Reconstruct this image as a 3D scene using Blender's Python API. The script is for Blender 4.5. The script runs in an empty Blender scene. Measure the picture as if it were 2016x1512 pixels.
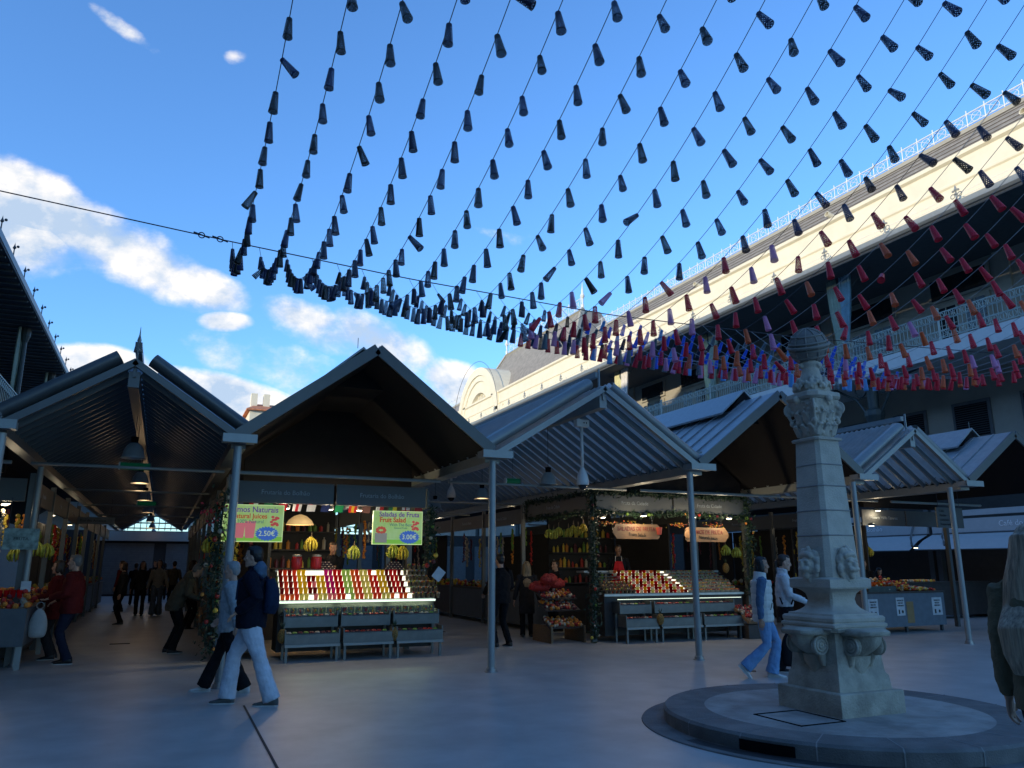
import bpy, math, random
from mathutils import Vector, Matrix, Euler
R = math.radians
random.seed(7)
SC = bpy.context.scene
COL = SC.collection
# ------------------------------------------------------------------ camera
CP, CYAW, CH = R(13.217), R(23.903), 1.58
cam = bpy.data.cameras.new('camera'); cam.sensor_width = 36; cam.lens = 27.143
cam.clip_end = 3000; cam.clip_start = 0.05
co = bpy.data.objects.new('camera', cam); COL.objects.link(co)
co.location = (0, 0, CH); co.rotation_euler = (R(90) + CP, 0, -CYAW)
SC.camera = co
SC.view_settings.view_transform = 'Standard'; SC.view_settings.look = 'None'
SC.view_settings.exposure = 1.02; SC.view_settings.gamma = 1.0
SC.cycles.max_bounces = 8; SC.cycles.transparent_max_bounces = 16
SC.cycles.sample_clamp_indirect = 3.0
# ------------------------------------------------------------------ sun and sky
SD = Vector((-1.0, -0.42, 0.225)).normalized()        # towards the sun
sun = bpy.data.lights.new('sun', 'SUN'); sun.energy = 2.3; sun.angle = R(0.5); sun.color = (1.0, 0.86, 0.62)
so = bpy.data.objects.new('sun', sun); COL.objects.link(so)
so.rotation_euler = SD.to_track_quat('Z', 'Y').to_euler()
W = bpy.data.worlds.new('World'); SC.world = W; W.use_nodes = True
nt = W.node_tree; N = nt.nodes; L = nt.links; N.clear()
def nd(t, **k):
    n = N.new(t)
    for a, b in k.items(): setattr(n, a, b)
    return n
def mth(op, a, b=None, c=None, clamp=False):
    n = nd('ShaderNodeMath', operation=op); n.use_clamp = clamp
    for i, v in enumerate((a, b, c)):
        if v is None: continue
        if isinstance(v, (int, float)): n.inputs[i].default_value = v
        else: L.new(v, n.inputs[i])
    return n.outputs[0]
sky = nd('ShaderNodeTexSky', sky_type='NISHITA'); sky.sun_disc = False
sky.sun_elevation = math.asin(SD.z); sky.sun_rotation = math.atan2(SD.x, SD.y)
sky.air_density = 1.0; sky.dust_density = 0.3; sky.ozone_density = 3.0
tint = nd('ShaderNodeMix', data_type='RGBA', blend_type='MULTIPLY'); tint.inputs[0].default_value = 1
L.new(sky.outputs[0], tint.inputs[6]); tint.inputs[7].default_value = (0.7, 0.99, 1.3, 1)
tc = nd('ShaderNodeTexCoord'); sp = nd('ShaderNodeSeparateXYZ'); L.new(tc.outputs['Generated'], sp.inputs[0])
dy = mth('MAXIMUM', sp.outputs[1], 0.05)
ca, cb = mth('DIVIDE', sp.outputs[0], dy), mth('DIVIDE', sp.outputs[2], dy)
cmb = nd('ShaderNodeCombineXYZ'); L.new(ca, cmb.inputs[0]); L.new(cb, cmb.inputs[1])
def noise(scale, detail, rough, off=(0, 0, 0), sc=(1, 1, 1)):
    m = nd('ShaderNodeMapping'); L.new(cmb.outputs[0], m.inputs[0])
    m.inputs['Location'].default_value = off; m.inputs['Scale'].default_value = sc
    n = nd('ShaderNodeTexNoise'); n.inputs['Scale'].default_value = scale
    n.inputs['Detail'].default_value = detail; n.inputs['Roughness'].default_value = rough
    L.new(m.outputs[0], n.inputs['Vector']); return n.outputs[0]
# clouds as soft ellipses on the sky vault: centre a,b (x/y, z/y), half-axes, tilt, weight
CL = [(-0.0934, 0.3812, 0.1752, 0.0437, -0.3478, 1.15), (-0.1805, 0.4175, 0.0813, 0.0482, -0.4505, 1.25), (-0.17, 0.3741, 0.0794, 0.0514, 0.0694, 0.9), (0.0164, 0.3455, 0.0791, 0.0308, -0.2871, 1.2), (0.0502, 0.3015, 0.0357, 0.0148, 0.13, 1.1), (0.1438, 0.3187, 0.0763, 0.0301, -0.2073, 1.2), (0.2545, 0.2933, 0.0996, 0.0451, -0.3377, 1.5), (0.351, 0.2489, 0.0702, 0.0387, -0.4313, 1.3), (0.2153, 0.2324, 0.186, 0.0425, -0.1753, 0.5), (-0.0907, 0.2312, 0.0651, 0.0278, 0.0048, 1.5), (-0.0119, 0.2079, 0.1116, 0.0315, -0.0635, 1.5), (0.076, 0.203, 0.0872, 0.0274, -0.1942, 1.4), (-0.1043, 0.6769, 0.0652, 0.0167, -0.4889, -0.8), (0.0302, 0.6776, 0.0206, 0.0278, -0.9949, -0.85), (-0.0253, 0.7215, 0.0543, 0.0213, -0.9953, -0.85), (0.2124, 0.2955, 0.1485, 0.0381, -0.2474, 1.0), (0.4534, 0.4859, 0.0512, 0.0086, 0.0067, 0.1)]
dens = None; low = None
for (a, b, ra, rb, ang, w) in CL:
    c_, s_ = math.cos(ang), math.sin(ang)
    xa = mth('SUBTRACT', ca, a); yb = mth('SUBTRACT', cb, b)
    u = mth('ADD', mth('MULTIPLY', xa, c_ / ra), mth('MULTIPLY', yb, s_ / ra))
    v = mth('ADD', mth('MULTIPLY', xa, -s_ / rb), mth('MULTIPLY', yb, c_ / rb))
    r2 = mth('ADD', mth('MULTIPLY', u, u), mth('MULTIPLY', v, v))
    f = mth('MULTIPLY', mth('SUBTRACT', 1.0, r2), w) if w >= 0 else mth('SUBTRACT', mth('MULTIPLY', mth('SUBTRACT', 1.0, r2), 1.0), -w)
    f = mth('MAXIMUM', f, -1.0)
    if dens is None: dens, low = f, v
    else:
        g = mth('GREATER_THAN', f, dens)
        low = mth('ADD', mth('MULTIPLY', v, g), mth('MULTIPLY', low, mth('SUBTRACT', 1.0, g)))
        dens = mth('MAXIMUM', dens, f)
n1 = noise(4.6, 10, 0.6, (0, 0, 0), (1, 1.25, 1)); n2 = noise(4.6, 10, 0.6, (-0.012, 0.032, 0), (1, 1.25, 1)); n3 = noise(1.6, 4, 0.5, (3.1, 1.7, 0))
nn = mth('MULTIPLY', mth('SUBTRACT', n1, 0.5), 4.2)
sm = mth('MULTIPLY', mth('SUBTRACT', n3, 0.5), 1.6)
raw = mth('ADD', mth('ADD', dens, nn), sm)
ss = nd('ShaderNodeMapRange', interpolation_type='SMOOTHSTEP'); L.new(raw, ss.inputs[0])
ss.inputs[1].default_value = -0.05; ss.inputs[2].default_value = 0.85
front = mth('GREATER_THAN', sp.outputs[1], 0.06)
alpha = mth('MULTIPLY', mth('MULTIPLY', ss.outputs[0], front), 0.95)
# lit upper edge, blue grey underside
shd = mth('ADD', mth('MULTIPLY', low, 0.33), mth('MULTIPLY', mth('SUBTRACT', n1, n2), 6.5))
shd = mth('ADD', mth('SUBTRACT', shd, mth('MULTIPLY', raw, 0.10)), 0.46, clamp=True)
cc = nd('ShaderNodeMix', data_type='RGBA'); L.new(shd, cc.inputs[0])
cc.inputs[6].default_value = (0.42, 0.53, 0.68, 1); cc.inputs[7].default_value = (1.02, 0.94, 0.84, 1)
cs = nd('ShaderNodeMix', data_type='RGBA', blend_type='MULTIPLY'); cs.inputs[0].default_value = 1
L.new(cc.outputs[2], cs.inputs[6]); cs.inputs[7].default_value = (4.2, 4.2, 4.2, 1)
mx = nd('ShaderNodeMix', data_type='RGBA'); L.new(alpha, mx.inputs[0])
L.new(tint.outputs[2], mx.inputs[6]); L.new(cs.outputs[2], mx.inputs[7])
bg = nd('ShaderNodeBackground'); bg.inputs[1].default_value = 0.15; L.new(mx.outputs[2], bg.inputs[0])
out = nd('ShaderNodeOutputWorld'); L.new(bg.outputs[0], out.inputs[0])

# ------------------------------------------------------------------ materials
MATS = {}
def mat(name, col, rough=0.6, metal=0.0, var=0.12, vs=6.0, bump=0.0, bs=40.0, emit=None, es=1.0, trans=0.0, spec=0.5, alpha=1.0, coat=0.0, col2=None, stretch=None):
    if name in MATS: return MATS[name]
    m = bpy.data.materials.new(name); m.use_nodes = True; t = m.node_tree; b = t.nodes['Principled BSDF']
    b.inputs['Roughness'].default_value = rough; b.inputs['Metallic'].default_value = metal
    b.inputs['Specular IOR Level'].default_value = spec
    b.inputs['Coat Weight'].default_value = coat
    if alpha < 1: b.inputs['Alpha'].default_value = alpha
    tcn = t.nodes.new('ShaderNodeTexCoord'); mp = t.nodes.new('ShaderNodeMapping'); t.links.new(tcn.outputs['Object'], mp.inputs[0])
    if stretch: mp.inputs['Scale'].default_value = stretch
    nz = t.nodes.new('ShaderNodeTexNoise'); nz.inputs['Scale'].default_value = vs; nz.inputs['Detail'].default_value = 6
    nz.inputs['Roughness'].default_value = 0.6
    t.links.new(mp.outputs[0], nz.inputs['Vector'])
    rp = t.nodes.new('ShaderNodeValToRGB'); t.links.new(nz.outputs[0], rp.inputs[0])
    c2 = col2 if col2 else tuple(min(1, c * (1 + var)) for c in col)
    c1 = col if col2 else tuple(c * (1 - var) for c in col)
    rp.color_ramp.elements[0].position = 0.35; rp.color_ramp.elements[1].position = 0.68
    rp.color_ramp.elements[0].color = (*c1, 1); rp.color_ramp.elements[1].color = (*c2, 1)
    t.links.new(rp.outputs[0], b.inputs['Base Color'])
    if bump:
        n2 = t.nodes.new('ShaderNodeTexNoise'); n2.inputs['Scale'].default_value = bs; n2.inputs['Detail'].default_value = 5
        t.links.new(mp.outputs[0], n2.inputs['Vector'])
        bp = t.nodes.new('ShaderNodeBump'); bp.inputs['Strength'].default_value = bump; bp.inputs['Distance'].default_value = 0.02
        t.links.new(n2.outputs[0], bp.inputs['Height']); t.links.new(bp.outputs[0], b.inputs['Normal'])
    if emit:
        b.inputs['Emission Color'].default_value = (*emit, 1); b.inputs['Emission Strength'].default_value = es
    if trans:
        tl = t.nodes.new('ShaderNodeBsdfTranslucent'); t.links.new(rp.outputs[0], tl.inputs[0])
        ms = t.nodes.new('ShaderNodeMixShader'); ms.inputs[0].default_value = trans
        t.links.new(b.outputs[0], ms.inputs[1]); t.links.new(tl.outputs[0], ms.inputs[2])
        t.links.new(ms.outputs[0], t.nodes['Material Output'].inputs[0])
    MATS[name] = m
    return m

# ------------------------------------------------------------------ mesh helper
class MB:
    def __init__(s, o=(0, 0, 0)):
        s.v = []; s.f = []; s.mi = []; s.o = Vector(o); s.m = 0
    def vs(s, pts):
        i = len(s.v); s.v += [tuple(Vector(p) - s.o) for p in pts]; return i
    def fa(s, *idx):
        s.f.append(idx); s.mi.append(s.m)
    def box(s, x0, x1, y0, y1, z0, z1):
        i = s.vs([(x0, y0, z0), (x1, y0, z0), (x1, y1, z0), (x0, y1, z0), (x0, y0, z1), (x1, y0, z1), (x1, y1, z1), (x0, y1, z1)])
        for q in ((0, 3, 2, 1), (4, 5, 6, 7), (0, 1, 5, 4), (1, 2, 6, 5), (2, 3, 7, 6), (3, 0, 4, 7)): s.fa(*[i + k for k in q])
        return s
    def obox(s, c, h, rot):                      # oriented box: centre, half sizes, rotation matrix
        c = Vector(c); P = []
        for dz in (-1, 1):
            for dx, dy in ((-1, -1), (1, -1), (1, 1), (-1, 1)):
                P.append(c + rot @ Vector((dx * h[0], dy * h[1], dz * h[2])))
        i = s.vs(P)
        for q in ((0, 3, 2, 1), (4, 5, 6, 7), (0, 1, 5, 4), (1, 2, 6, 5), (2, 3, 7, 6), (3, 0, 4, 7)): s.fa(*[i + k for k in q])
        return s
    def loop(s, rings, cap=True, closed=True):   # rings: lists of points with the same count
        n = len(rings[0]); ids = [s.vs(r) for r in rings]
        for a, b in zip(ids, ids[1:]):
            for k in range(n if closed else n - 1):
                k2 = (k + 1) % n
                s.fa(a + k, a + k2, b + k2, b + k)
        if cap and closed:
            s.fa(*[ids[0] + k for k in range(n)][::-1]); s.fa(*[ids[-1] + k for k in range(n)])
        return s
    def tube(s, pts, r, n=8, cap=True, flat=1.0):
        pts = [Vector(p) for p in pts]; rings = []
        rr = r if isinstance(r, (list, tuple)) else [r] * len(pts)
        for i, p in enumerate(pts):
            d = (pts[min(i + 1, len(pts) - 1)] - pts[max(i - 1, 0)]).normalized()
            a = Vector((0, 0, 1)) if abs(d.z) < 0.9 else Vector((1, 0, 0))
            u = d.cross(a).normalized(); w = u.cross(d)
            rings.append([p + u * math.cos(2 * math.pi * k / n) * rr[i] + w * math.sin(2 * math.pi * k / n) * rr[i] * flat for k in range(n)])
        return s.loop(rings, cap)
    def etube(s, secs, n=14, axis=(1, 0, 0)):    # secs: (point, rx, ry); rx along axis, ry perpendicular to both
        rings = []; P = [Vector(q[0]) for q in secs]
        for i, (p, rx, ry) in enumerate(secs):
            d = (P[min(i + 1, len(P) - 1)] - P[max(i - 1, 0)]).normalized()
            u = Vector(axis); u = (u - d * u.dot(d))
            if u.length < 0.05: u = Vector((0, 1, 0)) - d * d.y
            u.normalize(); w = d.cross(u)
            rings.append([P[i] + u * math.cos(2 * math.pi * k / n) * rx + w * math.sin(2 * math.pi * k / n) * ry for k in range(n)])
        return s.loop(rings)
    def lathe(s, prof, c=(0, 0, 0), n=20, cap=True, rot=None):
        rings = []
        for r, z in prof:
            pts = [Vector((r * math.cos(2 * math.pi * k / n), r * math.sin(2 * math.pi * k / n), z)) for k in range(n)]
            if rot is not None: pts = [rot @ p for p in pts]
            rings.append([p + Vector(c) for p in pts])
        return s.loop(rings, cap)
    def ball(s, c, r, n=10, m=6, sc=(1, 1, 1), rot=None):
        rings = []
        for j in range(m + 1):
            t = -math.pi / 2 + math.pi * (j * 0.96 + 0.02 * m) / m
            pts = [Vector((math.cos(t) * math.cos(2 * math.pi * k / n) * r * sc[0], math.cos(t) * math.sin(2 * math.pi * k / n) * r * sc[1], math.sin(t) * r * sc[2])) for k in range(n)]
            if rot is not None: pts = [rot @ p for p in pts]
            rings.append([p + Vector(c) for p in pts])
        return s.loop(rings)
    def ext(s, prof, y0, y1, axis='y', cap=True, closed=True):   # profile (x,z) swept along y (or (y,z) along x)
        if axis == 'y': rings = [[(a, y, b) for a, b in prof] for y in (y0, y1)]
        else: rings = [[(x, a, b) for a, b in prof] for x in (y0, y1)]
        return s.loop(rings, cap, closed)
    def torus(s, c, R_, r, u, w, n=14, m=5):
        c = Vector(c); u = Vector(u); w = Vector(w); rings = []
        for i in range(n + 1):
            a = 2 * math.pi * i / n; d = u * math.cos(a) + w * math.sin(a); nn_ = u.cross(w)
            rings.append([c + d * (R_ + r * math.cos(2 * math.pi * k / m)) + nn_ * r * math.sin(2 * math.pi * k / m) for k in range(m)])
        return s.loop(rings, False)
    def build(s, name, m, parent=None, smooth=False, loc=None):
        me = bpy.data.meshes.new(name); me.from_pydata(s.v, [], s.f)
        ml = m if isinstance(m, (list, tuple)) else [m]
        for q in ml: me.materials.append(q)
        if len(ml) > 1: me.polygons.foreach_set('material_index', s.mi)
        if smooth: me.shade_smooth()
        me.update()
        o = bpy.data.objects.new(name, me); COL.objects.link(o)
        if parent is not None: o.parent = parent
        if loc is not None: o.location = loc
        elif parent is None: o.location = s.o
        return o
def smooth_by(o, ang=35):
    me = o.data; me.shade_smooth()
    try: me.set_sharp_from_angle(angle=R(ang))
    except Exception: pass
    return o
def tag(o, label=None, cat=None, group=None, kind=None):
    if label: o['label'] = label
    if cat: o['category'] = cat
    if group: o['group'] = group
    if kind: o['kind'] = kind
    return o
def thing(name, label, cat, loc=(0, 0, 0), rz=0, group=None):
    o = bpy.data.objects.new(name, None); COL.objects.link(o); o.location = loc; o.rotation_euler = (0, 0, rz)
    o.empty_display_size = 0.1
    return tag(o, label, cat, group)
def dup(root, loc, rz=None, label=None, group=None):
    def cp(o, par):
        c = o.copy(); COL.objects.link(c); c.parent = par
        for ch in KIDS(o): cp(ch, c)
        return c
    r = cp(root, None); r.location = loc
    if rz is not None: r.rotation_euler = (0, 0, rz) if isinstance(rz, (int, float)) else rz
    if label: r['label'] = label
    if group: r['group'] = group
    return r
def KIDS(o): return list(o.children)
def text(s, size, m, parent, loc, rot, name='lettering', ext=0.002, ax='CENTER', sx=1.0, bold=0.0):
    cu = bpy.data.curves.new(name, 'FONT'); cu.body = s; cu.size = size; cu.extrude = ext; cu.align_x = ax; cu.align_y = 'CENTER'; cu.offset = bold
    cu.resolution_u = 3
    tmp = bpy.data.objects.new('t', cu); COL.objects.link(tmp)
    me = bpy.data.meshes.new_from_object(tmp); bpy.data.objects.remove(tmp)
    me.materials.clear(); me.materials.append(m)
    o = bpy.data.objects.new(name, me); COL.objects.link(o); o.parent = parent; o.location = loc; o.rotation_euler = rot; o.scale = (sx, 1, 1)
    return o
ORD = ['first', 'second', 'third', 'fourth', 'fifth', 'sixth', 'seventh', 'eighth', 'ninth', 'tenth', 'eleventh', 'twelfth', 'thirteenth', 'fourteenth', 'fifteenth', 'sixteenth', 'seventeenth', 'eighteenth', 'nineteenth', 'twentieth', 'twenty-first', 'twenty-second', 'twenty-third', 'twenty-fourth', 'twenty-fifth', 'twenty-sixth', 'twenty-seventh', 'twenty-eighth', 'twenty-ninth', 'thirtieth']

M_floor = mat('floor_resin', (0.42, 0.415, 0.395), 0.42, var=0.13, vs=1.6, bump=0.10, bs=5.0, spec=0.35)
M_post = mat('painted_grey_steel', (0.29, 0.31, 0.30), 0.42, 0.2, var=0.05)
M_fr = mat('dark_grey_steel', (0.10, 0.107, 0.107), 0.4, 0.3, var=0.06)
M_frl = mat('light_grey_steel', (0.27, 0.29, 0.285), 0.42, 0.3, var=0.05)
M_zinc = mat('zinc_roof', (0.30, 0.315, 0.32), 0.40, 0.35, var=0.1, vs=9, bump=0.03, bs=8)
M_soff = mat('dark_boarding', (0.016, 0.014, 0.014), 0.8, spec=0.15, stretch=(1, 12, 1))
M_sign = mat('grey_fascia', (0.09, 0.095, 0.095), 0.55, var=0.04)
M_stone = mat('pillar_stone', (0.48, 0.43, 0.35), 0.85, var=0.17, vs=3.2, bump=0.35, bs=60)
M_stone2 = mat('pillar_stone_weathered', (0.40, 0.365, 0.29), 0.9, var=0.28, vs=4, bump=0.5, bs=45)
M_granite = mat('kerb_granite', (0.16, 0.158, 0.15), 0.75, var=0.25, vs=3, bump=0.4, bs=70)
M_slab = mat('step_concrete', (0.33, 0.31, 0.28), 0.8, var=0.3, vs=2.6, bump=0.2, bs=30)
M_black = mat('black_void', (0.006, 0.006, 0.007), 0.9, spec=0.1)
M_cream = mat('cream_plaster', (0.70, 0.64, 0.49), 0.8, var=0.05, vs=1.5, bump=0.05, bs=15)
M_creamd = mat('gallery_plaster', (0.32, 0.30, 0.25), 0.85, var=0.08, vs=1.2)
M_slate = mat('slate', (0.24, 0.215, 0.18), 0.7, var=0.22, vs=3, bump=0.2, bs=12)
M_white = mat('white_paint', (0.60, 0.60, 0.58), 0.5, var=0.04)
M_iron = mat('pale_green_iron', (0.38, 0.43, 0.39), 0.5, 0.1, var=0.06)
M_irond = mat('dark_green_iron', (0.045, 0.06, 0.06), 0.5, 0.2, var=0.1)
M_glassd = mat('dark_window_glass', (0.02, 0.024, 0.028), 0.12, var=0.2)
M_wood = mat('worn_wood', (0.20, 0.13, 0.07), 0.7, var=0.25, vs=8, stretch=(1, 1, 8))
M_steel = mat('brushed_steel', (0.42, 0.43, 0.43), 0.35, 0.8, var=0.08)
M_rope = mat('wire', (0.05, 0.05, 0.06), 0.5, 0.5)
M_ropel = mat('pale_cord', (0.35, 0.38, 0.38), 0.5)
M_lamp = mat('lamp_shell', (0.30, 0.32, 0.31), 0.35, 0.3, var=0.05)
M_glow = mat('warm_lamp_glow', (0.9, 0.8, 0.6), 0.5, emit=(1.0, 0.72, 0.38), es=0.8)
M_spot = mat('spot_lamp_glow', (0.9, 0.9, 0.8), 0.5, emit=(1.0, 0.86, 0.62), es=3.0)
M_led = mat('led_strip', (0.9, 0.95, 0.9), 0.5, emit=(0.86, 1.0, 0.72), es=0.55)
M_green = mat('exit_green', (0.005, 0.10, 0.045), 0.4, emit=(0.0, 0.35, 0.14), es=0.02)
# ------------------------------------------------------------------ ground
g = MB().box(-90, 190, -60, 240, -0.3, 0).build('floor', M_floor); tag(g, kind='structure')
j = MB()
for a, b in (((1.03, 9.98), (1.0, 6.5)), ((1.0, 6.5), (0.93, 3.0))):
    d = Vector((b[0] - a[0], b[1] - a[1], 0)).normalized(); s_ = Vector((-d.y, d.x, 0)) * 0.012
    A = Vector((*a, 0.004)); B_ = Vector((*b, 0.004)); i = j.vs([A - s_, A + s_, B_ + s_, B_ - s_]); j.fa(i, i + 1, i + 2, i + 3)
tag(j.build('floor_joint', mat('joint_filler', (0.035, 0.035, 0.035), 0.8)), kind='structure')
for i, (x, y, w, lab) in enumerate(((-0.62, 18.6, 0.19, 'narrow dark drain grate in the floor of the left aisle'), (6.3, 18.7, 0.2, 'narrow dark drain grate in the aisle between two fruit stalls'))):
    o = MB((x, y, 0)).box(x - w, x + w, y - 0.07, y + 0.07, 0.0, 0.006).build('drain_grate', M_black); tag(o, lab, 'drain grate')

# ------------------------------------------------------------------ round step and stone pillar
PX, PYY = 6.5, 6.36
t = thing('round_step', 'low round granite step carrying the carved stone pillar', 'step', (PX, PYY, 0))
n = 96; rk = 1.80; segs = 17
def ringpts(r, z): return [(r * math.cos(2 * math.pi * k / n), r * math.sin(2 * math.pi * k / n), z) for k in range(n)]
mb = MB(); mb.loop([ringpts(rk - 0.02, 0.0), ringpts(rk - 0.012, 0.125), ringpts(rk - 0.035, 0.15), ringpts(1.36, 0.150), ringpts(1.36, 0.05)], cap=False)
# drain mouth recess on the front left
mb.build('kerb', M_granite, t)
mj = MB()
for k in range(segs):
    a = 2 * math.pi * k / segs + 0.1; d = Vector((math.cos(a), math.sin(a), 0)); s_ = Vector((-d.y, d.x, 0)) * 0.006
    i = mj.vs([d * 1.365 - s_ + Vector((0, 0, 0.1535)), d * 1.365 + s_ + Vector((0, 0, 0.1535)), d * (rk - 0.035) + s_ + Vector((0, 0, 0.1535)), d * (rk - 0.035) - s_ + Vector((0, 0, 0.1535)),
               d * (rk - 0.008) + s_ + Vector((0, 0, 0.12)), d * (rk - 0.008) - s_ + Vector((0, 0, 0.12)), d * (rk - 0.013) + s_ + Vector((0, 0, 0.0)), d * (rk - 0.013) - s_ + Vector((0, 0, 0.0))])
    mj.fa(i, i + 1, i + 2, i + 3); mj.fa(i + 3, i + 2, i + 4, i + 5); mj.fa(i + 5, i + 4, i + 6, i + 7)
mj.build('mortar_joint', mat('mortar', (0.27, 0.27, 0.26), 0.9), t)
MB().lathe([(1.36, 0.05), (1.36, 0.149), (0.001, 0.152)], n=96, cap=False).build('slab', M_slab, t)
hx0, hx1, hy0, hy1 = -1.03, -0.48, -0.52, 0.12
mb = MB()
for (x0, x1, y0, y1) in ((hx0, hx1, hy0, hy0 + .012), (hx0, hx1, hy1 - .012, hy1), (hx0, hx0 + .012, hy0, hy1), (hx1 - .012, hx1, hy0, hy1)): mb.box(x0, x1, y0, y1, 0.14, 0.158)
mb.build('hatch', M_black, t)
# gutter ring round the step, with its dark drain mouth
mb = MB(); mb.loop([ringpts(2.02, 0.001), ringpts(2.015, 0.012), ringpts(rk - 0.03, 0.012)], cap=False)
mb.build('gutter_ring', M_granite, t)
mb = MB()
for k in range(10):
    a0 = math.radians(196) + k * 0.028; a1 = a0 + 0.028
    p = [Vector((math.cos(a) * rk * 0.9975, math.sin(a) * rk * 0.9975, z)) for a, z in ((a0, 0.018), (a1, 0.018), (a1, 0.105), (a0, 0.105))]
    i = mb.vs(p); mb.fa(i, i + 1, i + 2, i + 3)
mb.build('drain_mouth', M_black, t)
mb = MB()
for a0, wd in ((196, 10),):
    rin = [ringpts(1.83, 0.0135), ringpts(1.96, 0.0135)]
mb.loop([[(1.80 * math.cos(R(a)), 1.80 * math.sin(R(a)), 0.0145) for a in range(180, 262, 2)], [(1.93 * math.cos(R(a)), 1.93 * math.sin(R(a)), 0.0145) for a in range(180, 262, 2)]], cap=False, closed=False)
mb.build('gutter_channel', mat('dark_gutter', (0.03, 0.03, 0.03), 0.6), t)  # flat dark strip along part of the gutter ring

def sq(h, c, z, cx=0, cy=0):    # square section with chamfered corners
    c = max(c, 0.002)
    return [(cx + x, cy + y, z) for x, y in ((h, -h + c), (h, h - c), (h - c, h), (-h + c, h), (-h, h - c), (-h, -h + c), (-h + c, -h), (h - c, -h))]
pil = thing('stone_pillar', 'carved pale stone pillar with lion masks and a banded globe on top', 'pillar', (PX, PYY, 0.15))
z0 = -0.15
def loft(secs, name, m, par=pil): 
    o = MB().loop([sq(h, c, z + z0) for z, h, c in secs]).build(name, m, par)
    return smooth_by(o, 28)
loft([(0.15, .425, 0), (0.36, .425, 0), (0.37, .415, 0)], 'plinth', M_stone2)
loft([(0.37, .352, .0), (0.45, .345, 0), (0.50, .338, 0), (0.53, .318, 0), (0.62, .308, 0), (0.88, .288, .0), (0.93, .286, 0)], 'die', M_stone2)
loft([(0.93, .36, .05), (0.955, .375, .05), (0.97, .36, .05), (0.985, .35, .03)], 'basin_shelf', M_stone2)
loft([(0.965, .36, .01), (0.98, .37, .01), (1.0, .37, .01), (1.01, .352, .01), (1.02, .35, .01), (1.03, .358, .012), (1.06, .360, .012), (1.078, .345, .012), (1.08, .315, .01), (1.10, .31, .01), (1.105, .275, .02), (1.125, .235, .02), (1.15, .205, .02), (1.19, .180, .02), (1.24, .172, .02), (1.29, .185, .02), (1.32, .21, .02), (1.345, .25, .02)], 'torus_base', M_stone)
loft([(1.345, .275, .0), (1.36, .285, .0), (1.44, .285, .0), (1.455, .262, .02), (1.46, .24, .05), (2.9, .172, .035), (2.905, .195, .03), (2.925, .20, .03), (2.935, .185, .03)], 'shaft', M_stone)
mb = MB()
for z in (1.88, 2.14, 2.40, 2.63):
    h = .24 - (.24 - .172) * (z - 1.46) / 1.44
    mb.loop([sq(h + .0015, .045, z + z0), sq(h + .0065, .045, z + z0 + .004), sq(h + .0065, .045, z + z0 + .011), sq(h + .0015, .045, z + z0 + .015)])
mb.build('shaft_band', mat('shaft_joint_stone', (0.26, 0.25, 0.23), 0.9), pil)
# basins: fluted scroll bowls on the four faces
def rz_m(a): return Matrix.Rotation(a, 3, 'Z')
for q in range(4):
    rm = rz_m(q * math.pi / 2); mb = MB()
    rings = []
    for (yy, zz, w) in ((-.26, .93, .15), (-.50, .93, .20), (-.535, .915, .205), (-.53, .89, .20), (-.50, .87, .185)):
        rings.append([rm @ Vector((x * w, yy, zz + z0 - dz)) for x, dz in ((-1, 0), (-.8, .0), (-.4, 0), (0, 0), (.4, 0), (.8, 0), (1, 0))])
    # rim slab
    P = [(-.21, -.26), (-.22, -.46), (-.13, -.57), (.13, -.57), (.22, -.46), (.21, -.26)]
    mb.loop([[rm @ Vector((x, y, z0 + .90)) for x, y in P], [rm @ Vector((x * 1.05, y * 1.03, z0 + .915)) for x, y in P], [rm @ Vector((x * 1.05, y * 1.03, z0 + .945)) for x, y in P], [rm @ Vector((x * .96, y * .97, z0 + .962)) for x, y in P]])
    # bowl, lobed
    rr = []
    for j in range(9):
        t_ = j / 8; zz = .90 - .24 * t_; ext_ = (1 - t_ ** 2.2)
        pts = []
        for k in range(25):
            a = math.pi * k / 24; lob = 1 + .05 * abs(math.sin(a * 6)) * (1 - t_)
            pts.append(rm @ Vector((-math.cos(a) * (.155 * ext_ + .03) * lob, -.26 - math.sin(a) * (.27 * ext_ + .02) * lob, zz + z0)))
        rr.append(pts)
    mb.loop(rr, cap=False, closed=False)
    # tongue under the bowl and side volutes
    mb.etube([(rm @ Vector((0, -.32, .70 + z0)), .12, .06), (rm @ Vector((0, -.32, .63 + z0)), .12, .035), (rm @ Vector((0, -.315, .58 + z0)), .08, .015), (rm @ Vector((0, -.312, .52 + z0)), .02, .006)], axis=rm @ Vector((1, 0, 0)))
    for s_ in (-1, 1):
        for rad, th in ((.085, .022), (.052, .028), (.02, .034)):
            mb.torus(rm @ Vector((s_ * .185, -.38, .80 + z0)), rad, .014 if rad > .03 else .02, rm @ Vector((0, 1, 0)), Vector((0, 0, 1)), 16, 6)
        mb.ball(rm @ Vector((s_ * .15, -.375, .80 + z0)), .10, 14, 8, sc=(.42, 1, 1) if q % 2 == 0 else (1, .42, 1)); mb.etube([(rm @ Vector((s_ * .15, -.31, .84 + z0)), .035, .04), (rm @ Vector((s_ * .14, -.32, .68 + z0)), .03, .05), (rm @ Vector((s_ * .13, -.315, .60 + z0)), .03, .02)], 8, axis=rm @ Vector((1, 0, 0)))
    smooth_by(mb.build('basin', M_stone2, pil), 50)
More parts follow.
